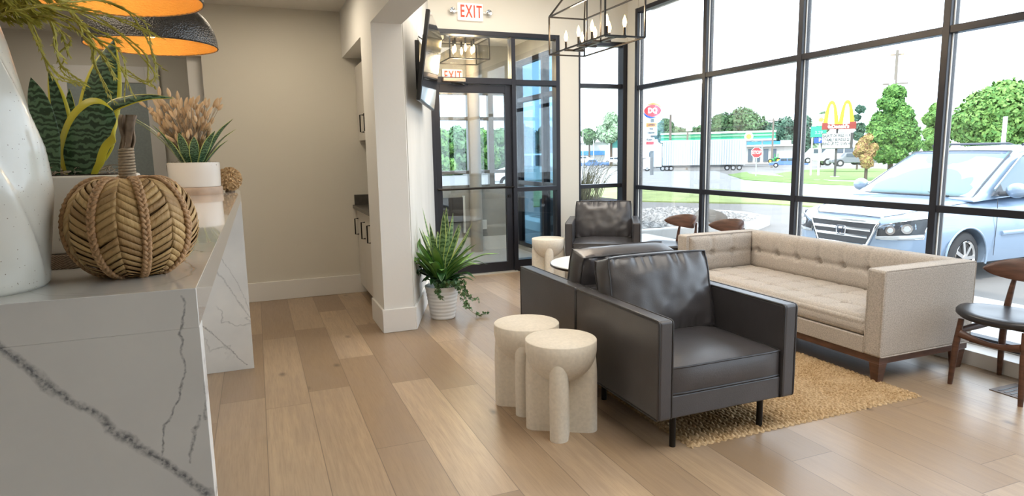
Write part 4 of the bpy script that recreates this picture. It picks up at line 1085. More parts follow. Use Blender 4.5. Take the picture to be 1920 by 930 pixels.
foliage('snake_leaves', radial(11, .38, .60, .045, .06, .12, .42, 1)+radial(9, .45, .72, .045, .06, .02, .22, 2), ['snake_light', 'yellow_green'], t)
broad = lambda q: math.sin(PI*min(1, q*1.02))**.7 if q < .98 else .02
foliage('broad_leaves', radial(15, .34, .52, .07, .10, .25, .75, 3, .5, .12, broad)+radial(12, .30, .46, .07, .095, .7, 1.1, 13, .4, .3, broad), ['leaf_lime', 'leaf_green'], t)
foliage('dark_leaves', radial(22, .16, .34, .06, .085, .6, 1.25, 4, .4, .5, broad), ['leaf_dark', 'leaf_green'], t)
def ivy(paths, seed):
    r_ = random.Random(seed); mb = MB(); mb2 = MB()
    for path in paths:
        P = bez(path, 34); mb2.tube(P, .0018, 5)
        for i in range(1, 35):
            for s in range(2):
                if r_.random() < .30: continue
                d = Vector((r_.uniform(-1, 1), r_.uniform(-1, 1), r_.uniform(-.5, .9))).normalized(); c = P[i]+d*.018; L_ = r_.uniform(.028, .042)
                nn = (d.cross(Vector((r_.uniform(-1, 1), r_.uniform(-1, 1), 1)))).normalized(); s1_ = d; s2_ = nn.cross(d)
                sh = [(-.45, 0), (-.55, .5), (.0, .42), (.35, .75), (.45, .28), (1.05, 0), (.45, -.28), (.35, -.75), (.0, -.42), (-.55, -.5)]
                cv_ = [c+s1_*x*L_*.6+s2_*y*L_*.6+nn*abs(y)*L_*.15 for x, y in sh]
                for q_ in cv_:
                    if (fc_+q_).z < .004: q_.z = .004
                mb.f([mb.v(q_) for q_ in cv_])
    mb2.build('ivy_stems', 'twig', t); mb.build('ivy_leaves', 'ivy', t, smooth=None, recalc=False)
rim = lambda a: Vector((.13*math.cos(a), .13*math.sin(a), .285))
paths = [[rim(-.4), (.17, -.07, .30), (.19, -.08, .18), (.20, -.10, .09), (.27, -.13, .025), (.36, -.12, .02)],
         [rim(-.1), (.19, .0, .30), (.22, .02, .20), (.27, .05, .14), (.36, .08, .10)],
         [rim(-1.1), (.10, -.18, .30), (.12, -.20, .20), (.15, -.22, .13)],
         [rim(-2.0), (-.08, -.17, .33), (-.09, -.20, .27), (-.06, -.22, .22)],
         [rim(.5), (.15, .12, .31), (.17, .14, .22), (.2, .17, .15)],
         [rim(-1.6), (0, -.16, .33), (.05, -.21, .34), (.11, -.22, .30)]]
ivy(paths, 3)
o = MB(Matrix.Translation((1.535, 5.42, .0)) @ Matrix.Rotation(math.radians(-18), 4, 'Z')).prism([(-.05, -.05), (.05, -.05), (.05, .05), (-.05, .05)], 0, .30, 1.35).build('square_planter', 'pot_white', None, bevel=.003)
tag(o, 'slim square white planter standing behind the ribbed pot', 'planter')
# ================================================================== OUTSIDE: GROUND
xs = np.concatenate([np.linspace(-60, 0, 10), np.linspace(4, 100, 49), np.linspace(110, 260, 12)]); ys = np.concatenate([np.linspace(-60, 0, 8), np.linspace(4, 120, 59), np.linspace(130, 300, 12)])
asph = mat('asphalt', (.20, .188, .175), .9, noise_amt=.12, noise_scale=1.2, bump=.1, bump_scale=40)
V = [(x, y, gz(x, y)) for x in xs for y in ys]; n2 = len(ys)
F = [(i*n2+j, (i+1)*n2+j, (i+1)*n2+j+1, i*n2+j+1) for i in range(len(xs)-1) for j in range(n2-1)
     if not (xs[i+1] > -12 and xs[i] < 4.4 and ys[j] < 9.2 and ys[j+1] > -12) or True]
V = [(x, y, z-.012) for x, y, z in V]
o = arr_mesh('ground', V, F, asph); o['kind'] = 'structure'
conc = mat('light_concrete', (.62, .60, .56), .85, noise_amt=.08, noise_scale=2); M['concrete'] = conc
lawn = mat('lawn', (.16, .28, .05), .95, noise_amt=.35, noise_scale=1.3, bump=.5, bump_scale=30); M['lawn'] = lawn
drylawn = mat('dry_lawn', (.28, .34, .12), .95, noise_amt=.3, noise_scale=1.0); M['drylawn'] = drylawn
road = mat('pale_road', (.30, .30, .29), .9, noise_amt=.05, noise_scale=1)
def patch(name, pts, z, m, thick=.05, kind='structure'):
    """flat-ish slab over the ground; pts world xy"""
    bm = bmesh.new(); vs_ = [bm.verts.new((x, y, 0)) for x, y in pts]; bm.faces.new(vs_)
    bmesh.ops.triangulate(bm, faces=bm.faces)
    for _ in range(4):
        es = [e for e in bm.edges if e.calc_length() > 6]
        if es: bmesh.ops.subdivide_edges(bm, edges=es, cuts=1)
        bmesh.ops.triangulate(bm, faces=bm.faces)
    r_ = bmesh.ops.extrude_face_region(bm, geom=bm.faces[:]); top_ = [x for x in r_['geom'] if isinstance(x, bmesh.types.BMVert)]
    for v in bm.verts: v.co.z = gz(v.co.x, v.co.y)-.02
    for v in top_: v.co.z = gz(v.co.x, v.co.y)+z
    bmesh.ops.recalc_face_normals(bm, faces=bm.faces)
    me = bpy.data.meshes.new(name); bm.to_mesh(me); bm.free(); me.materials.append(m); o = bpy.data.objects.new(name, me); COL.objects.link(o); o['kind'] = kind; return o
G2 = lambda L: [tuple(on_g(u, v)[:2]) for u, v in L]
patch('road', G2([(1000, 352), (1080, 350), (1200, 352), (1335, 356), (1482, 366), (1650, 380), (1900, 400), (1900, 352), (1630, 349), (1484, 343), (1395, 337), (1367, 328), (1340, 320), (1000, 320)]), .004, road)
go = patch('lawn_strip', G2([(1000, 388), (1085, 384), (1205, 378), (1300, 380), (1450, 383), (1520, 388), (1600, 392), (1600, 374), (1482, 365), (1335, 355), (1200, 351), (1085, 348), (1000, 348)]), .03, drylawn, kind='stuff'); tag(go, 'pale mown lawn strip between the parking lot and the road', 'grass')
go = patch('lawn_island', G2([(1365, 328), (1395, 337.5), (1484, 343.5), (1560, 347), (1640, 350), (1640, 343), (1560, 340), (1484, 337.5), (1420, 333), (1405, 326), (1400, 322.5)]), .03, lawn, kind='stuff'); tag(go, 'thin olive grass verge at the road corner around the stop sign', 'grass')
go = patch('corner_lawn', G2([(1452, 326.5), (1475, 332), (1500, 335.5), (1560, 338), (1650, 339), (1720, 342), (1720, 318), (1640, 316), (1560, 316.5), (1500, 319)]), .03, lawn, kind='stuff'); tag(go, 'bright green lawn under the tall yellow arches sign', 'grass')
patch('sidewalk_corner', G2([(1410, 331), (1450, 335), (1484, 337.5), (1560, 340), (1640, 343), (1640, 339), (1560, 338), (1500, 335.5), (1470, 331), (1450, 326), (1430, 323), (1410, 324)]), .015, conc)
struct('sidewalk', MB().box(4.62, 6.75, -8, 10.15, -.6, -.12), 'concrete')
# planting bed with white gravel, curb, boulder
bed = MB().prism([(5.6, 10.2), (9.4, 10.2), (10.6, 11.0), (10.9, 12.2), (10.2, 14.2), (5.6, 14.2)], -.3, -.06).build('bed_curb', 'concrete', None, bevel=.03); tag(bed, 'raised concrete curb of the white gravel bed outside the window', 'curb')
gm = mat('white_gravel', (.52, .50, .47), .9, col2=(.16, .155, .15), island=1)
r_ = random.Random(8); mb = MB()
for i in range(3800):
    x, y = r_.uniform(6.0, 10.3), r_.uniform(10.4, 13.9)
    if x > 9.2 and y < 10.2+(x-9.2)*.7: continue
    s_ = r_.uniform(.025, .06); T_ = Matrix.Translation((x, y, -.05)) @ Matrix.Rotation(r_.uniform(0, 3), 4, 'Z')
    p_ = [T_ @ Vector(q) for q in ((-s_, -s_*.7, 0), (s_, -s_*.6, 0), (s_*.8, s_*.7, 0), (-s_*.9, s_*.6, 0), (r_.uniform(-.4, .4)*s_, r_.uniform(-.4, .4)*s_, s_*.8))]
    v_ = [mb.v(q) for q in p_]
    for a, b in ((0, 1), (1, 2), (2, 3), (3, 0)): mb.f([v_[a], v_[b], v_[4]])
go = mb.build('gravel', gm, None, smooth=None, recalc=False); tag(go, 'loose white gravel filling the planting bed', 'gravel', kind='stuff')
def rock(name, label, c, r_, sc_, seed):
    mb = MB(); mb.ball((0, 0, 0), r_, sc_, 28, 16)
    for v in mb.bm.verts:
        n_ = noise.noise(v.co*2.2/r_*.6+Vector((seed, 0, 0)))*.22+noise.noise(v.co*6/r_*.5+Vector((seed, 3, 0)))*.07
        v.co *= 1+n_
        v.co.z = max(v.co.z, -r_*.35)
    o = mb.build(name, 'boulder', None, smooth=50); o.location = c; tag(o, label, 'boulder')
M['boulder'] = mat('boulder_stone', (.20, .175, .145), .85, noise_amt=.35, noise_scale=3, bump=.4, bump_scale=12)
bp_ = at(1330, 300, 13.7)
rock('boulder', 'rounded grey boulder on the gravel bed behind the walnut chairs', (bp_.x, bp_.y, .0), .38, (1.0, .8, .55), 2)
# ---------------- corrugated planter with tall grass outside the window
t = thing('metal_planter', 'dark blue corrugated planter with tall dry grasses outside the narrow window', 'planter', (4.42, 8.35, -.25))
pts = []
for i in range(96):
    a = i/96*4; k = int(a); f = a-k; c4 = [(-.45, -.45), (.45, -.45), (.45, .45), (-.45, .45)]; p_, q_ = c4[k], c4[(k+1) % 4]
    x, y = p_[0]+(q_[0]-p_[0])*f, p_[1]+(q_[1]-p_[1])*f; s_ = 1+.03*math.sin(i*PI/2)
    pts.append((x*s_, y*s_))
MB().prism(pts, 0, .98).build('box', mat('corrugated_blue', (.07, .10, .15), .5, metal=.3), t, smooth=30)
MB().box(-.42, .42, -.42, .42, .975, .985).build('soil', 'soil', t)
grm = mat('dry_grass_blades', (.32, .30, .16), .8, col2=(.10, .09, .07), island=1)
mb = MB(); r_ = random.Random(3)
for i in range(260):
    a = r_.uniform(0, 6.28); o_ = Vector((math.cos(a), math.sin(a), 0)); l_ = r_.uniform(.25, .75); q = r_.uniform(.1, 1.0); b0 = o_*r_.uniform(0, .3)+Vector((0, 0, .98))
    mb.tube(bez([b0, b0+o_*q*l_*.3+Vector((0, 0, l_*.6)), b0+o_*q*l_*.75+Vector((0, 0, l_*(1-.3*q)))], 6), [.004, .004, .0035, .003, .0025, .002, .001], 4)
mb.build('grasses', grm, t)
M['pinkpot'] = mat('faded_red_pot', (.38, .10, .09), .6)
o = MB().lathe([(.0001, 0), (.10, 0), (.15, .24), (.14, .25), (.0001, .22)], 28).build('red_pot', 'pinkpot', None, smooth=50); o.location = (5.35, 9.5, -.12); tag(o, 'faded red pot outside the narrow window, beyond the corrugated planter', 'pot')
# ================================================================== TREES
def leafmat(name, a, b):
    return mat(name, a, .7, spec=.2, col2=b, island=1)
LM = [leafmat('maple_leaves', (.05, .15, .035), (.18, .34, .08)), leafmat('lime_leaves', (.08, .20, .05), (.23, .38, .10)), leafmat('far_leaves', (.07, .15, .06), (.17, .28, .13)), leafmat('reddish_leaves', (.34, .17, .10), (.40, .36, .12)), leafmat('dark_far_leaves', (.05, .11, .08), (.11, .20, .13)), leafmat('pale_far_leaves', (.22, .34, .20), (.34, .46, .30))]
M['bark'] = mat('bark', (.10, .075, .055), .9)
def tree(label, base, blobs, lm, n, leaf, seed, trunk=None, group=None, name='tree'):
    """blobs: (dx, dy, z, r) ellipsoid clumps relative to base"""
    r = np.random.default_rng(seed); t = thing(name, label, 'tree', base, 0, group)
    if trunk:
        mb = MB().tube([(0, 0, -.3), (0, 0, trunk[1]*.5), (.05, 0, trunk[1])], [trunk[0], trunk[0]*.8, trunk[0]*.55], 10)
        for k in range(4): mb.tube([(0, 0, trunk[1]*.7), (blobs[k % len(blobs)][0]*.6, blobs[k % len(blobs)][1]*.6, blobs[k % len(blobs)][2])], [trunk[0]*.4, trunk[0]*.15], 6)
        mb.build('trunk', 'bark', t)
    V = []; tot = sum(b[3]**2 for b in blobs)
    for b in blobs:
        k = max(8, int(n*b[3]**2/tot)); d = r.normal(size=(k, 3)); d /= np.linalg.norm(d, axis=1)[:, None]
        rad = b[3]*(1-.28*r.random(k)**1.5)[:, None]*(1+.12*np.sin(d[:, :1]*9+b[0])*np.cos(d[:, 2:]*7))
        c = np.array(b[:3])+d*rad*np.array([1, 1, .9])
        nn = d+r.normal(size=(k, 3))*.45; nn /= np.linalg.norm(nn, axis=1)[:, None]
        s1 = np.cross(nn, r.normal(size=(k, 3))); s1 /= np.linalg.norm(s1, axis=1)[:, None]; s2 = np.cross(nn, s1)
        L = leaf*(.6+.8*r.random(k))[:, None]
        V.append(np.stack([c-s1*L, c-s2*L*.6, c+s1*L, c+s2*L*.6], 1))
    V = np.concatenate(V).reshape(-1, 3); F = np.arange(len(V)).reshape(-1, 4)
    arr_mesh('crown', V, F, lm, t); return t
def tree_at(label, u0, u1, vtop, vbot, D, lm, n=5000, leaf=.16, seed=1, nb=26, cone=0, group=None, trunkless=False):
    uc = (u0+u1)/2; b = at(uc, 300, D); W = (at(u1, 300, D)-at(u0, 300, D)).length/2; zt = at(uc, vtop, D).z; zb = at(uc, vbot, D).z
    base = Vector((b.x, b.y, gz(b.x, b.y))); H = zt-zb; rr = random.Random(seed); bl = []
    for k in range(nb):
        h = rr.random(); prof = (math.sin(PI*min(.98, .12+.86*h))**.6) if not cone else (1-h)**.38*.90+.12
        a = rr.uniform(0, 6.28); q = math.sqrt(rr.random()); rb = W*rr.uniform(.28, .42)*(1 if not cone else .68+.42*(1-h))
        R_ = max(0, W*prof-rb*.8)*q
        bl.append((R_*math.cos(a), R_*math.sin(a), zb-base.z+rb*.7+h*(H-rb*1.6), rb))
    return tree(label, base, bl, LM[lm], n, leaf, seed, None if trunkless else (W*.07+.05, max(.5, (zb-base.z)+H*.3)), group)
tree_at('large bright green maple filling the upper right pane behind the minivan', 1765, 1990, 148, 285, 31, 1, 60000, .082, 3, 70)
tree_at('tall pointed green tree left of the right mullion, behind the minivan windshield', 1612, 1728, 158, 302, 40, 0, 50000, .088, 5, 70, 1)
tree_at('small lime green tree between the pointed tree and the mullion', 1712, 1790, 192, 285, 36, 1, 14000, .10, 6, 26)
tree_at('small reddish tree in front of the pointed tree', 1598, 1652, 250, 315, 38, 3, 7000, .09, 7, 20)
tree_at('small grey-green tree behind the yellow arches sign', 1590, 1625, 196, 262, 95, 4, 1500, .35, 8, 10)
tree_at('tall grey-green tree showing beside the gas price sign', 1515, 1560, 200, 290, 120, 5, 1600, .4, 9, 12)
tg = 'trees beyond the gas station'
for i, (u0, u1, vt, vb) in enumerate(((1238, 1300, 238, 268), (1285, 1345, 232, 268), (1325, 1375, 212, 268), (1345, 1430, 200, 262), (1410, 1460, 222, 268), (1440, 1500, 214, 275), (1478, 1530, 216, 285), (1232, 1262, 222, 262))):
    lab = ['low green tree left of the second mullion above the trailer roof', 'rounded tree crossing the second mullion above the trailer', 'pale bushy tree right of the second mullion above the canopy', 'tallest full green tree above the gas station canopy', 'dark tree above the right end of the canopy', 'broad dark tree behind the thin utility pole', 'dark tree behind the third mullion', 'thin tree beside the red oval sign'][i]
    tree_at(lab, u0-12, u1+12, vt, vb+6, 175+i*2, 2 if i not in (4, 5, 6) else 4, 6500, .42, 20+i, 22, group=tg, trunkless=False)
tree_at('pale willow-like tree in the narrow window above the flat buildings', 1112, 1180, 210, 268, 150, 5, 9000, .35, 40, 24)
tree_at('low green tree at the left of the narrow window', 1080, 1130, 238, 270, 155, 2, 5000, .36, 41, 14)
for i, (u0, u1, vt, vb) in enumerate(((800, 850, 244, 330), (835, 885, 236, 330), (872, 925, 240, 325), (915, 965, 243, 320), (955, 1010, 236, 318), (1000, 1050, 238, 312))):
    tree_at(['leftmost', 'second from the left', 'third from the left', 'fourth from the left', 'fifth from the left', 'rightmost'][i]+' of the green trees seen through the entrance glass', u0-18, u1+18, vt-3, vb, 85+3*i, [1, 2, 0, 2, 4, 4][i], 7000, .34, 60+i, 26, group='trees through the entrance')
# ================================================================== SIGNS
M['mc_yellow'] = mat('sign_yellow', (.95, .70, .015), .35); M['mc_red'] = mat('sign_red', (.26, .03, .02), .5); M['sign_white'] = mat('sign_white', (.82, .84, .84), .4)
M['pole_dark'] = mat('dark_pole', (.06, .055, .055), .5); M['sign_green'] = mat('sign_green', (.02, .42, .22), .4); M['sign_black'] = mat('sign_black_letters', (.03, .03, .04), .5)
M['sign_blue'] = mat('sign_blue', (.02, .08, .48), .4); M['sign_orange'] = mat('sign_orange', (.85, .30, .03), .5); M['sign_ored'] = mat('oval_red', (.70, .04, .05), .4); M['pole_wood'] = mat('utility_pole', (.20, .17, .14), .9); M['galv'] = mat('galvanised', (.45, .46, .47), .5, metal=.4)
M['truck_grey'] = mat('truck_chassis', (.20, .21, .22), .6)
M['bp_lime'] = mat('lime_sign', (.45, .75, .08), .4)
def kx(u, D): return D*math.cos(math.atan((u-960)/F_PX))**2/F_PX
def facing(p):  # rotation so local +x runs right and local -y faces the building
    return math.atan2(p.y, p.x)-PI/2
# arches sign
b = on_g(1565, 332); D = math.hypot(b.x, b.y)
t = thing('arches_sign', 'tall roadside sign with yellow double arches over a letter board', 'sign', b, facing(b)+.0)
k = kx(1565, D)
def sz(px): return px*k
zt = lambda v: at(1565, v, D).z-b.z
MB().box(-sz(2.2), sz(2.2), -sz(2.2), sz(2.2), 0, zt(277)).build('pole', 'pole_dark', t); MB().box(-sz(1.5)-.02, sz(1.5)+.02, -.06, .06, zt(250), zt(242)).build('pole', 'pole_dark', t)
MB().cyl((0, 0, 0), (0, 0, .04), sz(9), n=24).build('footing', 'concrete', t)
MB().box(sz(-27), sz(25), -.22, .22, zt(278), zt(250.5)).build('letter_board', 'sign_white', t, bevel=.02)
MB().box(sz(25), sz(30), -.24, .24, zt(279), zt(249.5)).box(sz(-28), sz(26), -.20, .20, zt(279), zt(249.5)).build('board_frame', 'pole_dark', t)
for i, s in enumerate(('BASKET OF FRIES $1.9', '7 FAMILY BUNDLE 23', 'HIRING UP TO 13 AN HR')):
    text('lettering', s, sz(8.4), 'sign_black', t, (sz(-1), -.225, zt(255+i*7.4)), (PI/2, 0, 0), .004, .008, .62)
MB().box(sz(-29), sz(34), -.25, .25, zt(242.5), zt(233)).box(sz(-29), sz(-18), -.27, .27, zt(242.7), zt(230)).box(sz(22), sz(34), -.27, .27, zt(242.7), zt(229.5)).build('red_beam', 'mc_red', t)
text('lettering', "McDonald's", sz(9.5), 'sign_white', t, (sz(0), -.262, zt(237.8)), (PI/2, 0, 0), .004, .012, .95)
mb = MB()
for c in (-12.5, 16):   # two tall arches
    out = [(c-15*math.cos(PI*i/32), 1-abs(math.cos(PI*i/32))**2.5) for i in range(33)]
    inn = [(c-6.3*math.cos(PI*i/32), .87*(1-abs(math.cos(PI*i/32))**2.8)) for i in range(33)]
    z0_, z1_ = zt(235), zt(189)
    pts3 = [(sz(x), z0_+(z1_-z0_)*h) for x, h in out]; pin = [(sz(x), z0_+(z1_-z0_)*max(0, h)) for x, h in inn]
    yf, yb = -.22, .22
    A_ = [[mb.v((x, y_, z)) for x, z in pts3] for y_ in (yf, yb)]; B_ = [[mb.v((x, y_, z)) for x, z in pin] for y_ in (yf, yb)]
    for i in range(32):
        mb.f([A_[0][i], A_[0][i+1], B_[0][i+1], B_[0][i]]); mb.f([A_[1][i], B_[1][i], B_[1][i+1], A_[1][i+1]])
        mb.f([A_[0][i], A_[1][i], A_[1][i+1], A_[0][i+1]]); mb.f([B_[0][i], B_[0][i+1], B_[1][i+1], B_[1][i]])
mb.build('yellow_arches', 'mc_yellow', t, smooth=40)
# stop sign
b = on_g(1417, 331); D = math.hypot(b.x, b.y); k = D/F_PX
k = kx(1417, D)*1.05
t = thing('stop_sign', 'red octagonal stop sign on a thin post at the road corner', 'stop sign', b, facing(b))
cz = at(1417, 286, D).z-b.z; r8 = 10.5*k
MB().cyl((0, .03, 0), (0, .03, cz+r8*.6), .04, n=8).build('post', 'galv', t)
def octo(r_, y0, y1): return MB(Matrix.Translation((0, 0, cz)) @ Matrix.Rotation(PI/2, 4, 'X')).prism([(r_*math.cos(PI/8+i*PI/4), r_*math.sin(PI/8+i*PI/4)) for i in range(8)], y0, y1)
octo(r8, -.01, .01).build('rim_plate', 'sign_white', t); octo(r8*.93, .005, .014).build('red_face', 'sign_ored', t)
text('lettering', 'STOP', r8*.82, 'sign_white', t, (0, -.018, cz), (PI/2, 0, 0), .003, .01, .78)
# gas price sign
D = 52; b = at(1530, 310, D); b.z = gz(b.x, b.y); k = kx(1530, D)
t = thing('gas_price_sign', 'white and green gas price sign standing left of the yellow arches', 'sign', b, facing(b))
zt = lambda v: at(1530, v, D).z-b.z; sx_ = lambda u: (u-1530)*k
MB().box(sx_(1519), sx_(1522), -.08, .08, 0, zt(240)).build('post', 'sign_white', t); MB().box(sx_(1533), sx_(1537), -.08, .08, 0, zt(240)).build('post', 'sign_white', t)
MB().box(sx_(1520), sx_(1546), -.2, .2, zt(236), zt(215)).build('logo_panel', 'sign_white', t)
text('lettering', 'BP', 4.5*k, 'sign_green', t, (sx_(1541.5), -.206, zt(217.5)), (PI/2, 0, 0), .004)
mb = MB()
for i in range(9):
    a = i*2*PI/9
    mb.rings([[(sx_(1535)+r_*math.cos(a+da_), y_, zt(225)+r_*math.sin(a+da_)) for r_, da_ in ((0, 0), (4*k, -.3), (6*k, 0), (4*k, .3))] for y_ in (-.215, -.20)])
mb.build('flower_emblem', 'bp_lime', t)
MB().box(sx_(1517), sx_(1546), -.2, .2, zt(257), zt(237)).build('price_panel', 'sign_green', t)
text('lettering', '3.29', 8.5*k, mat('led_digits', (.2, .9, .35), .4, emis=(.1, .9, .3), estr=.6), t, (sx_(1532), -.206, zt(249)), (PI/2, 0, 0), .004, .01)
MB().box(sx_(1524), sx_(1541), -.21, .21, zt(268.5), zt(258)).build('blue_panel', 'sign_blue', t)
text('lettering', 'P', 8*k, 'sign_white', t, (sx_(1535), -.216, zt(263)), (PI/2, 0, 0), .004, .02)
# red oval restaurant sign
D = 60; b = at(1222, 320, D); b.z = gz(b.x, b.y); k = kx(1222, D)
t = thing('oval_sign', 'red lip-shaped DQ sign with menu boards on a pole beyond the road', 'sign', b, facing(b))
zt = lambda v: at(1222, v, D).z-b.z; sx_ = lambda u: (u-1222)*k
MB().cyl((0, 0, 0), (0, 0, zt(215)), .16, n=12).build('pole', 'truck_grey', t)
def lips(scx, scz, dx=0, dz=0):
    out = []
    for i in range(48):
        a = 2*PI*i/48; x = math.copysign(abs(math.cos(a))**1.15, math.cos(a)); z = math.copysign(abs(math.sin(a))**1.15, math.sin(a)); out.append(((x*scx+dx)*k, (z*scz+dz)*k))
    return out
def plate(name, pts_, y0, y1, m): return MB(Matrix.Translation((0, 0, zt(208))) @ Matrix.Rotation(PI/2, 4, 'X')).prism(pts_, y0, y1).build(name, m, t, smooth=30)
plate('white_outline', lips(19, 15), -.3, .3, 'sign_white')
plate('red_face', lips(15.5, 11), .30, .34, 'sign_ored')
def swoosh(top_, m):
    mb = MB(); n_ = 20; a0_, a1_ = (.45, 2.2) if top_ else (3.4, 5.1)
    for i in range(n_):
        q = [a0_+(a1_-a0_)*j/n_ for j in (i, i+1)]; w_ = [1.5*math.sin(PI*j/n_)+.2 for j in (i, i+1)]
        P = [(math.cos(a)*(16.5+s*w_[z])*k, -.36, zt(208)+math.sin(a)*(12.5+s*w_[z])*k) for s, z, a in ((-1, 0, q[0]), (1, 0, q[0]), (1, 1, q[1]), (-1, 1, q[1]))]
        P2_ = [(x, -.30, z) for x, y, z in P]; mb.rings([P, P2_])
    mb.build('swoosh', m, t)
swoosh(True, 'sign_orange'); swoosh(False, 'sign_blue')
text('lettering', 'DQ', 13*k, 'sign_white', t, (0, -.345, zt(208)), (PI/2, 0, 0), .01, .03, .82)
MB().box(sx_(1210), sx_(1231), -.35, .35, zt(254), zt(230)).build('menu_board', 'sign_white', t)
MB().box(sx_(1211), sx_(1230), -.37, -.35, zt(238), zt(231)).build('orange_band', 'sign_orange', t)
for i, s in enumerate(('OPEN', 'ICE', 'CREAM')):
    text('lettering', s, (4 if i else 5)*k, 'sign_black', t, (sx_(1220), -.375, zt(234.6+i*7.3)), (PI/2, 0, 0), .004, .01)
MB().box(sx_(1208), sx_(1226), -.3, .3, zt(283), zt(258)).build('lower_board', 'sign_white', t)
MB().box(sx_(1211), sx_(1225), -.32, -.3, zt(271), zt(266)).build('red_band', 'sign_ored', t)
text('lettering', 'Klem', 5*k, 'sign_black', t, (sx_(1217), -.305, zt(262)), (PI/2, 0, 0), .004, .01)
# ================================================================== GAS STATION, BUILDINGS
def boxat(mb, u0, u1, v0, v1, D, depth, x=None):
    """box whose front face spans those pixels at distance D (faces the building)"""
    c = at((u0+u1)/2, 300, D); rz = facing(c); w_ = (at(u1, 300, D)-at(u0, 300, D)).length; z0 = at((u0+u1)/2, v1, D).z; z1 = at((u0+u1)/2, v0, D).z
    T_ = Matrix.Translation((c.x, c.y, 0)) @ Matrix.Rotation(rz, 4, 'Z'); old = mb.T; mb.T = T_; mb.box(-w_/2, w_/2, 0, depth, z0, z1); mb.T = old; return mb
t = thing('gas_canopy', 'long green and white gas station canopy behind the parked trailer', 'gas station canopy')
boxat(MB(), 1236, 1450, 249, 263, 124, 12).build('fascia', mat('canopy_green', (.05, .48, .27), .5), t)
boxat(MB(), 1235, 1451, 247, 250.5, 123.7, 12.5).build('top_trim', 'sign_white', t); boxat(MB(), 1235, 1451, 262, 265, 123.7, 12.5).build('bottom_trim', 'sign_white', t)
boxat(MB(), 1236, 1449, 253.5, 256.5, 123.8, .3).build('light_stripe', mat('canopy_lime', (.25, .72, .35), .5), t)
for u in (1290, 1398, 1428): boxat(MB(), u-1.3, u+1.3, 263, 306, 127, .8).build('column', 'sign_white', t)
e = at(1404, 256, 123.2); MB(Matrix.Translation(e) @ Matrix.Rotation(facing(e), 4, 'Z') @ Matrix.Rotation(PI/2, 4, 'X')).prism([(.75*math.cos(a), .75*math.sin(a)) for a in [i*PI/12 for i in range(24)]], 0, .3).build('round_emblem', 'sign_white', t)
MB(Matrix.Translation(e) @ Matrix.Rotation(facing(e), 4, 'Z') @ Matrix.Rotation(PI/2, 4, 'X')).prism([(.45*math.cos(a), .45*math.sin(a)) for a in [i*PI/6 for i in range(12)]], .3, .4).build('emblem_flower', 'bp_lime', t)
t = thing('gas_station_store', 'low store with blue fascia and white base under the canopy end', 'store')
boxat(MB(), 1396, 1500, 272, 307, 150, 10).build('wall', mat('store_wall', (.55, .52, .48), .7), t)
boxat(MB(), 1396, 1462, 265, 271, 149.5, 10.5).build('blue_fascia', mat('store_blue', (.05, .25, .55), .5), t); boxat(MB(), 1396, 1505, 271, 274, 149, 10.5).build('white_trim', 'sign_white', t)
boxat(MB(), 1462, 1482, 263, 271, 149.3, 1).build('white_sign', 'sign_white', t)
M['store_win'] = mat('store_glass', (.10, .13, .16), .2)
for i, u in enumerate((1402, 1416, 1431, 1446)): boxat(MB(), u, u+9, 279, 303, 149.8, .3).build('window', 'store_win', t)
sb = bpy.data.materials['store_blue']
t = thing('commercial_building', 'flat white and grey building with blue band seen in the narrow window', 'building')
boxat(MB(), 1074, 1141, 265, 303, 160, 14).build('wall', mat('beige_siding', (.62, .60, .55), .8), t); boxat(MB(), 1074, 1134, 283, 291, 159.5, .5).build('blue_band', sb, t)
boxat(MB(), 1074, 1142, 264, 267, 159.4, 15).build('roof_edge', 'sign_white', t)
t = thing('white_shop', 'white shop with green roof panel at the right of the narrow window', 'building')
boxat(MB(), 1134, 1200, 277, 303, 150, 12).build('wall', mat('shop_white', (.75, .78, .78), .7), t); boxat(MB(), 1143, 1200, 262, 277, 151, 10).build('roof_panel', mat('shop_green', (.10, .38, .33), .6), t)
# ================================================================== POLES AND WIRES
def pole(label, u, vt, vb, D, arms=((.12, 1.1),), m='pole_wood', r0=.16, name='utility_pole'):
    p = at(u, vb, D); zt_ = at(u, vt, D).z; z0 = gz(p.x, p.y); t = thing(name, label, 'utility pole', (p.x, p.y, z0), facing(p))
    MB().tube([(0, 0, -.2), (0, 0, zt_-z0)], [r0, r0*.7], 10).build('mast', m, t)
    for dz, l_ in arms: MB().box(-l_, l_, -.06, .06, zt_-z0-dz-.12, zt_-z0-dz).build('cross_arm', m, t)
    return p, zt_
pA = pole('tall utility pole rising above the pointed tree', 1669, 95, 300, 62, ((.3, .5), (2.6, .9)))
MB().cyl((pA[0].x-.5, pA[0].y-.1, pA[1]-3.6), (pA[0].x-.5, pA[0].y-.1, pA[1]-2.4), .22).build('transformer', 'galv', None)['label'] = 'grey transformer can near the top of the tall utility pole'
bpy.data.objects['transformer']['category'] = 'transformer'
pB = pole('thin utility pole with crossarm standing at the right end of the canopy', 1447, 222, 305, 118, ((.25, 1.3),), r0=.2)
pC = pole('bare wooden pole rising over the trailer near the red oval sign', 1256, 215, 300, 100, (), r0=.24)
pD = pole('short pole with a box between the first two mullions, above the canopy', 1288, 230, 300, 110, (), r0=.2)
MB().box(-.5, .5, -.2, .2, 0, 2.4).build('pole_sign', 'sign_white', None).location = at(1292, 246, 110)
tag(bpy.data.objects['pole_sign'], 'small white sign box hanging on the short pole', 'sign')
pE = pole('distant crossarm pole at the far right edge behind the maple', 1905, 160, 290, 120, ((.3, 2.2),), r0=.25)
pF = pole('thin lamp pole behind the blue pickup, left one in the narrow window', 1093, 246, 303, 130, (), 'galv', .12, 'lamp_pole')
pG = pole('thin lamp pole in the middle of the narrow window', 1113, 262, 303, 135, (), 'galv', .12, 'lamp_pole')
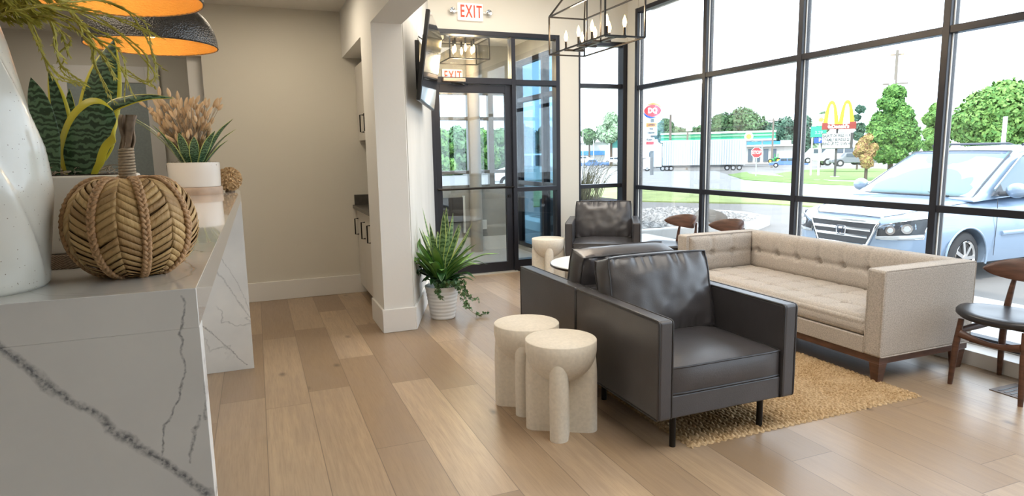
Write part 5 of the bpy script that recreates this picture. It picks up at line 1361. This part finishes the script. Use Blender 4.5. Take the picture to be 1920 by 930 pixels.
o = MB().box(-.28, .28, -.1, .1, 0, 3.2).build('marker_post', 'galv', None); q = at(1878, 300, 26); o.location = (q.x, q.y, gz(q.x, q.y)); o.rotation_euler = (0, 0, facing(q)); tag(o, 'square grey post standing behind the minivan roof', 'post')
o.scale = (.22, 1, .80)
def wire(label, a, b, sag=.6, r_=.03):
    P = [a.lerp(b, i/16)-Vector((0, 0, sag*4*(i/16)*(1-i/16))) for i in range(17)]
    tag(MB().tube(P, r_, 5).build('power_line', 'pole_dark', None), label, 'power line', 'overhead power lines')
wire('power line from the tall pole running left across the sky', at(1668, 177, 62), at(1180, 205, 95), 1.2, .022)
wire('upper power line meeting the thin crossarm pole from the left', at(1215, 244, 118), at(1447, 224, 118), .8)
wire('lower power line sagging across the canopy trees', at(1240, 250, 118), at(1447, 232, 118), 1.2)
wire('power line leaving the thin crossarm pole to the right', at(1447, 233, 118), at(1520, 238, 118), .4)
wire('slanting power line in the narrow window', at(1093, 248, 130), at(1160, 277, 150.5), .3)
# ================================================================== VEHICLES FAR AWAY
M['tyre'] = mat('tyre_rubber', (.025, .025, .027), .8); M['truck_white'] = mat('trailer_skin', (.66, .70, .73), .45); M['truck_grey'] = mat('truck_chassis', (.20, .21, .22), .6); M['dark_glass'] = mat('dark_car_glass', (.05, .07, .09), .1, spec=.8)
def wheel(parent, x, y, z, r_, w_=.28):
    o = MB().tube([(x, y-w_/2, z), (x, y+w_/2, z)], r_, 24).build('wheel', 'tyre', parent, smooth=40)
    MB().tube([(x, y-w_/2-.01, z), (x, y+w_/2+.01, z)], r_*.55, 16).build('rim', 'galv', o, smooth=40); return o
# semi truck, cab to the left
b = at(1300, 320, 98); b.z = gz(b.x, b.y); b.z = at(1300, 321, 98).z
t = thing('semi_truck', 'white semi truck with long ribbed trailer parked in front of the canopy', 'truck', b, facing(b))
k = kx(1300, 98); H_ = lambda v: (321-v)*98/F_PX*.95
mb = MB(); X0_, X1_ = -58*k, 94*k
mb.box(X0_, X1_, 0, 2.5, H_(310), H_(263)); mb.build('trailer', 'truck_white', t, bevel=.05)
mb = MB()
r_ = random.Random(3)
for i in range(34): x = X0_+(X1_-X0_)*(i+.5)/34; mb.box(x-.05, x+.05, -.06, 0, H_(309), H_(264))
mb.build('side_ribs', mat('trailer_rib', (.40, .45, .49), .5), t)
MB().box(X0_-1.0, X1_-.2, .5, 2.0, H_(314), H_(309.8)).build('chassis', 'truck_grey', t)
MB().prism([(-76*k, .1), (-60*k, .1), (-60*k, 2.4), (-76*k, 2.4)], H_(312), H_(268)).build('sleeper_cab', 'truck_white', t)
MB(Matrix.Rotation(PI/2, 4, 'X')).prism([(-96*k, H_(316)), (-76*k, H_(316)), (-76*k, H_(280)), (-84*k, H_(281)), (-86*k, H_(293)), (-96*k, H_(298))], -2.35, -.15).build('hood_cab', 'truck_white', t)
MB().box(-84.5*k, -78*k, .12, .16, H_(293), H_(284)).build('cab_window', 'dark_glass', t)
for x in (-88, -58, -50, -42): wheel(t, x*k, .3, H_(315.5), 5.2*k)
for x in (62, 73, 84): wheel(t, x*k, .3, H_(315.5), 5*k)
def simple_car(name, label, cat, u, v, D, L, rz_off, paint, kind='sedan', zfix=None, s=1.0):
    b = at(u, v, D); b.z = zfix if zfix is not None else at(u, v, D).z
    t = thing(name, label, cat, b, facing(b)+rz_off); W = 1.8*s
    P = {'sedan': [(0, .35), (0, .7), (.22, .86), (.32, 1.35), (.68, 1.38), (.82, .95), (1, .85), (1, .35)],
         'pickup': [(0, .4), (0, .95), (.24, 1.08), (.33, 1.62), (.56, 1.64), (.62, 1.10), (1, 1.08), (1, .45)],
         'van': [(0, .4), (0, .85), (.16, 1.05), (.28, 1.65), (.92, 1.70), (1, 1.2), (1, .4)]}[kind]
    T_ = Matrix.Rotation(PI/2, 4, 'X')
    bd = MB(T_).prism([((x-.5)*L, z*s) for x, z in P], -W, 0).build('body', paint, t, bevel=.08, seg=3)
    for w0_, w1_ in (((.30, .46), (.48, .64)) if kind != 'pickup' else ((.34, .44), (.46, .55))):
        MB().box((w0_-.5)*L, (w1_-.5)*L, -.02, .02, P[2][1]*s+.06, P[3][1]*s-.06).build('side_window', 'dark_glass', t)
    for x in (.18, .80): wheel(t, (x-.5)*L, .12, .33*s, .34*s); wheel(t, (x-.5)*L, W-.12, .33*s, .34*s)
    return t
blue = mat('blue_car_paint', (.06, .14, .30), .35, coat=.4); pb = mat('bright_blue_paint', (.10, .20, .55), .35, coat=.4); wp = mat('white_car_paint', (.75, .77, .78), .35, coat=.4); gp = mat('grey_car_paint', (.16, .17, .19), .35, coat=.4)
simple_car('pickup_truck', 'blue pickup truck in the narrow window', 'pickup truck', 1114, 314.5, 130, 5.9, 0, blue, 'pickup')
simple_car('car', 'white car behind the blue pickup at the left of the narrow window', 'car', 1094, 305, 140, 4.6, 0, wp)
simple_car('car', 'white car in front of the white shop, right of the narrow window', 'car', 1152, 307, 135, 4.6, 0, wp)
simple_car('car', 'bright blue car passing behind the third mullion near the stop sign', 'car', 1478, 314, 100, 5.2, 0, pb)
simple_car('delivery_truck', 'grey and white truck parked behind the letter board sign', 'truck', 1584, 310, 75, 5.2, .3, wp, 'van', s=1.15)
simple_car('car', 'dark grey car parked left of the pointed tree trunk', 'car', 1604, 312, 72, 4.3, .2, gp)
simple_car('car', 'white van parked beside the gas price sign posts', 'van', 1541, 306, 80, 4.6, .2, wp, 'van')
simple_car('car', 'white car seen through the entrance sidelight', 'car', 1004, 352, 30, 4.2, 0, wp, 'van', zfix=G)
# tractor
b = at(1452, 306, 110); t = thing('tractor', 'green tractor with yellow wheel beside the store, right of the stop sign', 'tractor', b, facing(b)); k = kx(1452, 110)
tg_ = mat('tractor_green', (.03, .30, .07), .4); ty = mat('tractor_yellow', (.85, .65, .04), .4)
MB().box(-7*k, 6*k, -.5, .5, 4*k, 9*k).box(-1*k, 7*k, -.6, .6, 8*k, 12*k).build('body', tg_, t, bevel=.1)
for x, r_ in ((-8*k, 4.4*k), (7*k, 5.5*k)):
    o = MB().tube([(x, -.8, r_), (x, -.3, r_)], r_, 24).build('wheel', 'tyre', t); MB().tube([(x, -.83, r_), (x, -.3, r_)], r_*.55, 16).build('hub', ty, o)
mb = MB()
for x in (0, 6): mb.bar((x*k, -.5, 11*k), (x*k, -.5, 19*k), .12)
mb.build('roll_bar', tg_, t)
# ================================================================== MINIVAN OUTSIDE
pm = mat('silver_blue_paint', (.25, .34, .46), .28, metal=.25, coat=.8); M['paint'] = pm
M['car_glass'] = mat('windshield_glass', (.16, .25, .27), .25, spec=.25); M['side_glass'] = mat('side_window_glass', (.12, .17, .20), .15, spec=.4)
M['lamp_glass'] = mat('headlamp_lens', (.55, .58, .60), .1, spec=.9, coat=1); M['dark_trim'] = mat('dark_trim', (.05, .055, .065), .5)
van = thing('minivan', 'silver-blue minivan parked nose-in outside the right window', 'minivan', (6.86, 5.88, -.25)); van.scale = (.955, .955, .955)
HW = .975
def lerp_t(tab, s):
    for (a, x), (b, y) in zip(tab[:-1], tab[1:]):
        if s <= b:
            q = (s-a)/(b-a); q = q*q*(3-2*q)*.4+q*.6; return x+(y-x)*q
    return tab[-1][1]
TOP = [(0, .80), (.05, .86), (.15, .905), (.35, .955), (.7, 1.005), (1.05, 1.045), (1.30, 1.07), (2.4, 1.08), (4.8, 1.10), (5.05, 1.0)]
WID = [(0, .62), (.04, .72), (.10, .80), (.22, .88), (.45, .94), (.8, .97), (1.4, .975), (4.6, .965), (4.9, .92), (5.05, .84)]
BOT = [(0, .30), (.05, .24), (.3, .20), (4.8, .22), (5.05, .32)]
rings = []
for s in [0, .02, .05, .09, .14, .2, .3, .42, .55, .7, .88, 1.05, 1.2, 1.35, 1.7, 2.2, 2.8, 3.4, 4.0, 4.5, 4.75, 4.9, 5.05]:
    w_, zt_, zb_ = lerp_t(WID, s), lerp_t(TOP, s), lerp_t(BOT, s)
    sh = zt_-.10-.03*min(1, s)      # shoulder height
    half = [(0, zb_), (w_*.7, zb_), (w_*.95, zb_+.05), (w_*.985, zb_+.2), (w_*.99, .52), (w_, .60), (w_*.995, .72), (w_*.97, sh), (w_*.90, sh+.055), (w_*.78, zt_-.028), (w_*.5, zt_-.006), (w_*.2, zt_+.004)]
    if s < .02: pass
    ring = [(s, y, z) for y, z in half] + [(s, -y, z) for y, z in reversed(half[1:])]
    rings.append(ring)
body = MB().rings(rings).build('body', 'paint', van, smooth=32)
cut = []
for x in (.99, 3.98):
    for s in (-1, 1):
        cut.append(MB().tube([(x, s*.70, .34), (x, s*1.2, .34)], .375, 40).build('cutter', 'paint', None))
for c in cut: c.matrix_world = Matrix.Translation(van.location) @ Matrix.Scale(.955, 4)
bpy.context.view_layer.update()
boolean(body, cut)
for p in body.data.polygons: p.use_smooth = True
try: body.data.set_sharp_from_angle(angle=math.radians(32))
except Exception: pass
from mathutils.bvhtree import BVHTree
bvh = BVHTree.FromPolygons([v.co for v in body.data.vertices], [tuple(p.vertices) for p in body.data.polygons])
def bx(y, z, off=0):
    h = bvh.ray_cast(Vector((-1, y, z)), Vector((1, 0, 0)))[0]
    return (h.x if h else .5)-off
def bz(x, y, off=0):
    h = bvh.ray_cast(Vector((x, y, 3)), Vector((0, 0, -1)))[0]
    return (h.z if h else 1)+off
# greenhouse
gh = []
for s, zb_, zt_, wb, wt in ((1.18, 1.03, 1.05, .88, .86), (1.45, 1.05, 1.235, .90, .82), (1.75, 1.07, 1.43, .915, .77), (2.0, 1.08, 1.57, .92, .735), (2.2, 1.08, 1.635, .92, .72), (2.8, 1.08, 1.705, .92, .715), (3.4, 1.08, 1.72, .92, .715), (4.1, 1.09, 1.70, .915, .71), (4.65, 1.09, 1.655, .90, .70), (4.85, 1.09, 1.50, .88, .70), (5.0, 1.05, 1.12, .84, .80)):
    half = [(wb, zb_), (wt+(wb-wt)*.12, zt_-.07*min(1, (zt_-zb_)/.3)), (wt*.93, zt_-.018*min(1, (zt_-zb_)/.3)), (wt*.6, zt_+.012), (wt*.2, zt_+.02)]
    gh.append([(s, y, z) for y, z in half]+[(s, -y, z) for y, z in reversed(half)])
MB().rings(gh).build('roof', 'paint', van, smooth=32)
# windshield, slightly proud of the greenhouse
def ws(u, v, off=.012):
    s = 1.24+(2.18-1.24)*v
    k_ = v; hb, ht = .82, .675; y = (hb+(ht-hb)*k_)*(2*u-1)
    zc = 1.062+(1.638-1.062)*(v**.93); bulge = .05*(1-(2*u-1)**2)
    return (s-bulge*.9-.008+.02*abs(2*u-1)**3, y, zc+off+bulge*.25)
MB().grid(ws, 14, 12).build('windshield', 'car_glass', van, smooth=80, solid=.01)
mb = MB()
for k_, ed in enumerate(([(0, v/12) for v in range(13)], [(1, v/12) for v in range(13)], [(u/14, 0) for u in range(15)], [(u/14, 1) for u in range(15)])):
    mb.tube([ws(u, v, .014) for u, v in ed], .012, 6)
mb.build('windshield_seal', 'dark_trim', van)
mb = MB(); mb.grid(lambda u, v: tuple(Vector(ws(.03+.94*u, .93+.055*v, .019))), 12, 2); mb.build('tint_band', mat('tint_band', (.10, .13, .22), .2), van, solid=.002)
# side windows (both sides)
for sd in (-1, 1):
    def sw(s0, s1, u, v, sd=sd, off=.008):
        s = s0(v)+(s1(v)-s0(v))*u
        z = 1.10+(1.60-1.10)*v if True else 0
        lim = 1.08+(s-1.35)*.60
        z = 1.105+(min(1.60, max(lim, 1.12))-1.105)*v
        y = .925-(z-1.08)*.30+off
        return (s, sd*y, z)
    for a, b in (((lambda v: 1.52), (lambda v: 2.62)), ((lambda v: 2.70), (lambda v: 3.70)), ((lambda v: 3.78), (lambda v: 4.62))):
        MB().grid(lambda u, v: sw(a, b, u, v), 14, 4).build('side_window', 'side_glass', van, smooth=60, solid=.006)
        mb = MB(); mb.tube([sw(a, b, u/14, 1, off=.012) for u in range(15)], .008, 6).tube([sw(a, b, u/14, 0, off=.012) for u in range(15)], .010, 6); mb.build('window_trim', 'chrome', van)
    # fixed quarter triangle and mirror
    MB().rings([[(1.44, sd*y_, 1.10), (1.68, sd*y_, 1.10), (1.66, sd*(y_-.05), 1.24)] for y_ in (.915, .94)]).build('quarter_panel', 'dark_trim', van)
    m_ = thing2 = MB().ball((1.62, sd*1.11, 1.17), .12, (.62, 1.05, .78), 20, 12).build('mirror', 'paint', van, smooth=60)
    MB().ball((1.655, sd*1.11, 1.17), .105, (.5, 1.0, .75), 18, 10).build('mirror_glass', 'dark_trim', m_)
    MB().tube([(1.60, sd*.93, 1.12), (1.62, sd*1.03, 1.13)], .035, 10).build('mirror_arm', 'dark_trim', m_)
    # body side moulding, door seams, handle
    MB().tube([(1.62, sd*.985, .62), (3.4, sd*.985, .63)], .018, 8, flat=1.6).build('side_moulding', 'paint', van)
    mb = MB()
    for x in (1.50, 2.66, 3.72): mb.tube([(x, sd*.968, 1.06), (x, sd*.982, .8), (x, sd*.974, .34)], .004, 5)
    mb.build('door_seam', 'dark_trim', van)
    MB().tube([(2.42, sd*.975, .93), (2.46, sd*1.0, .94), (2.56, sd*1.0, .94), (2.60, sd*.975, .93)], .014, 8).build('door_handle', 'paint', van)
    MB().tube([(2.5, sd*.62, 1.735), (2.6, sd*.62, 1.76), (4.3, sd*.62, 1.76), (4.45, sd*.62, 1.73)], .018, 8).build('roof_rail', 'dark_trim', van)
    # wheel-arch lip
    MB().tube([(.99+.385*math.cos(a), sd*.968, .34+.385*math.sin(a)) for a in [-.25+3.64*i/24 for i in range(25)]], .014, 8).build('arch_lip', 'paint', van)
# hood seam and crease
mb = MB()
for sd in (-1, 1): mb.tube([(x, sd*y, bz(x, sd*y, .001)) for x, y in ((.10, .50), (.16, .58), (.25, .64), (.4, .69), (.6, .735), (.8, .765), (1.0, .79), (1.18, .81))], .0055, 6)
mb.tube([(bx(y, .83, .001)+.02, y, bz(bx(y, .83)+.04, y, .001)) for y in [-.48+.96*i/12 for i in range(13)]], .0055, 6)
mb.build('hood_seam', 'dark_trim', van)
# wheels
for x in (.99, 3.98):
    for s in (-1, 1):
        w_ = MB().lathe([(.0001, -.11), (.22, -.11), (.30, -.105), (.335, -.07), (.335, .07), (.30, .105), (.235, .11), (.225, .085), (.0001, .08)], 48).build('wheel', 'tyre', van, smooth=45)
        w_.location = (x, s*.84, .335); w_.rotation_euler = (-s*PI/2, 0, 0)
        if x < 2: w_.rotation_euler = (-s*PI/2, 0, math.radians(6))
        mb = MB().lathe([(.20, .095), (.222, .112), (.226, .10)], 40, cap=False)
        for i in range(7):
            a = 2*PI*i/7; mb.bar((.03*math.cos(a), .03*math.sin(a), .100), (.215*math.cos(a), .215*math.sin(a), .100), .045, .02)
        mb.lathe([(.0001, .118), (.045, .116), (.05, .10)], 20); mb.build('alloy_rim', 'chrome', w_)
# front face: bumper crease, grille, lamps
def nose(y, z, off=.0):
    """x of the front surface at lateral y"""
    for s in [i*.004 for i in range(160)]:
        if lerp_t(WID, s) >= abs(y)*1.0 and lerp_t(TOP, s) >= z: return s-off
    return .4
def gpt(u, v, off=.0):   # grille trapezoid: wide top
    z = .80-.30*(1-v); hw = .38+(.52-.38)*v; y = hw*(2*u-1)
    return (min(bx(y, z), .12+.1*abs(y))-.012-off, y, z)
MB().grid(lambda u, v: gpt(u, v), 16, 6).build('grille', 'dark_trim', van, smooth=60, solid=.03)
mb = MB()
def gt(pts_, r_): mb.tube(pts_, r_, 8)
gt([gpt(u/16, 1, .016) for u in range(17)], .026)
mb.build('grille_top_bar', 'chrome', van)
for v_ in (.66, .36):
    MB().tube([gpt(.04+.92*u/16, v_, .018) for u in range(17)], .023, 8).build('grille_bar', 'chrome', van)
MB().tube([gpt(0, 1, .014)]+[gpt(0, 1-k_/6, .014) for k_ in range(1, 7)]+[gpt(u/16, 0, .014) for u in range(1, 17)]+[gpt(1, k_/6, .014) for k_ in range(1, 7)], .017, 8).build('grille_surround', 'chrome', van)
# emblem: rounded frame with the letter H
em = MB(Matrix.Translation((bx(0, .665)-.050, 0, .665)))
def rrect(w_, h_, r_=.02, n=6):
    out = []
    for cx_, cyy, a0_ in ((w_/2-r_, h_/2-r_, 0), (-w_/2+r_, h_/2-r_, PI/2), (-w_/2+r_, -h_/2+r_, PI), (w_/2-r_, -h_/2+r_, 1.5*PI)):
        for k_ in range(n+1): a = a0_+PI/2*k_/n; out.append((cx_+r_*math.cos(a), cyy+r_*math.sin(a)))
    return out
em.tube([(0, x*(1-.10*(z < 0)), z) for x, z in rrect(.145, .115)], .0075, 6, closed=True)
for s in (-1, 1): em.bar((0, s*.042, .046), (0, s*.028, -.046), .016, .016)
em.bar((0, -.028, .0), (0, .028, .0), .014, .014)
em.build('emblem', 'chrome', van)
MB().rings([[(bx(0, .665)-.040, x, .665+z) for x, z in rrect(.135, .105)], [(bx(0, .665)-.032, x, .665+z) for x, z in rrect(.135, .105)]]).build('emblem_back', 'dark_trim', van)
for sd in (-1, 1):
    # headlamp: swept-back lens following the corner
    def hl(u, v, off=.0):
        y = .50+.40*u; zt_ = .74+.13*u**.8; zb_ = .60+.02*u
        z = zb_+(zt_-zb_)*v
        x = bx(sd*y, min(z, .80))+.02*v
        return (x-off, sd*y, z)
    MB().grid(lambda u, v: hl(u, v, .012), 12, 5).build('headlamp_back', 'dark_trim', van, solid=.01)
    for (u, r_) in ((.42, .058), (.76, .066)):
        p = Vector(hl(u, .56, .018)); nd = Vector((-1, sd*(.25+.5*u), .1)).normalized()
        q = MB().tube([p, p+nd*.022], [r_, r_*.92], 24).build('lamp_bowl', 'chrome', van, smooth=40)
        MB().tube([p+nd*.021, p+nd*.03], [r_*.55, r_*.5], 20).build('lamp_bulb', 'lamp_glass', q)
    MB().grid(lambda u, v: hl(u, v*.22-.0, .03), 12, 2).build('turn_lamp', 'lamp_glass', van, solid=.006)
    MB().tube([hl(u/12, 0, .02) for u in range(13)]+[hl(1, v/5, .02) for v in range(1, 6)]+[hl(1-u/12, 1, .02) for u in range(1, 13)]+[hl(0, 1-v/5, .02) for v in range(1, 5)], .007, 6, closed=True).build('headlamp_bezel', 'chrome', van)
    MB().grid(lambda u, v: hl(u, v, .034), 12, 5).build('headlamp_lens', 'glass', van, smooth=80)
mb = MB(); mb.tube([(nose(y, .4)-.02, y, .47) for y in [-.85+1.7*i/20 for i in range(21)]], .010, 6); mb.build('bumper_crease', 'paint', van)
MB().box(-.01, .05, -.36, .36, .26, .36).build('lower_intake', 'dark_trim', van)
for a, b in (((1.19, -.55, 1.085), (1.30, .05, 1.115)), ((1.19, .12, 1.085), (1.32, .72, 1.10))):
    MB().tube([a, tuple((Vector(a)+Vector(b))/2+Vector((0, 0, .02))), b], .012, 6).build('wiper', 'black', van)
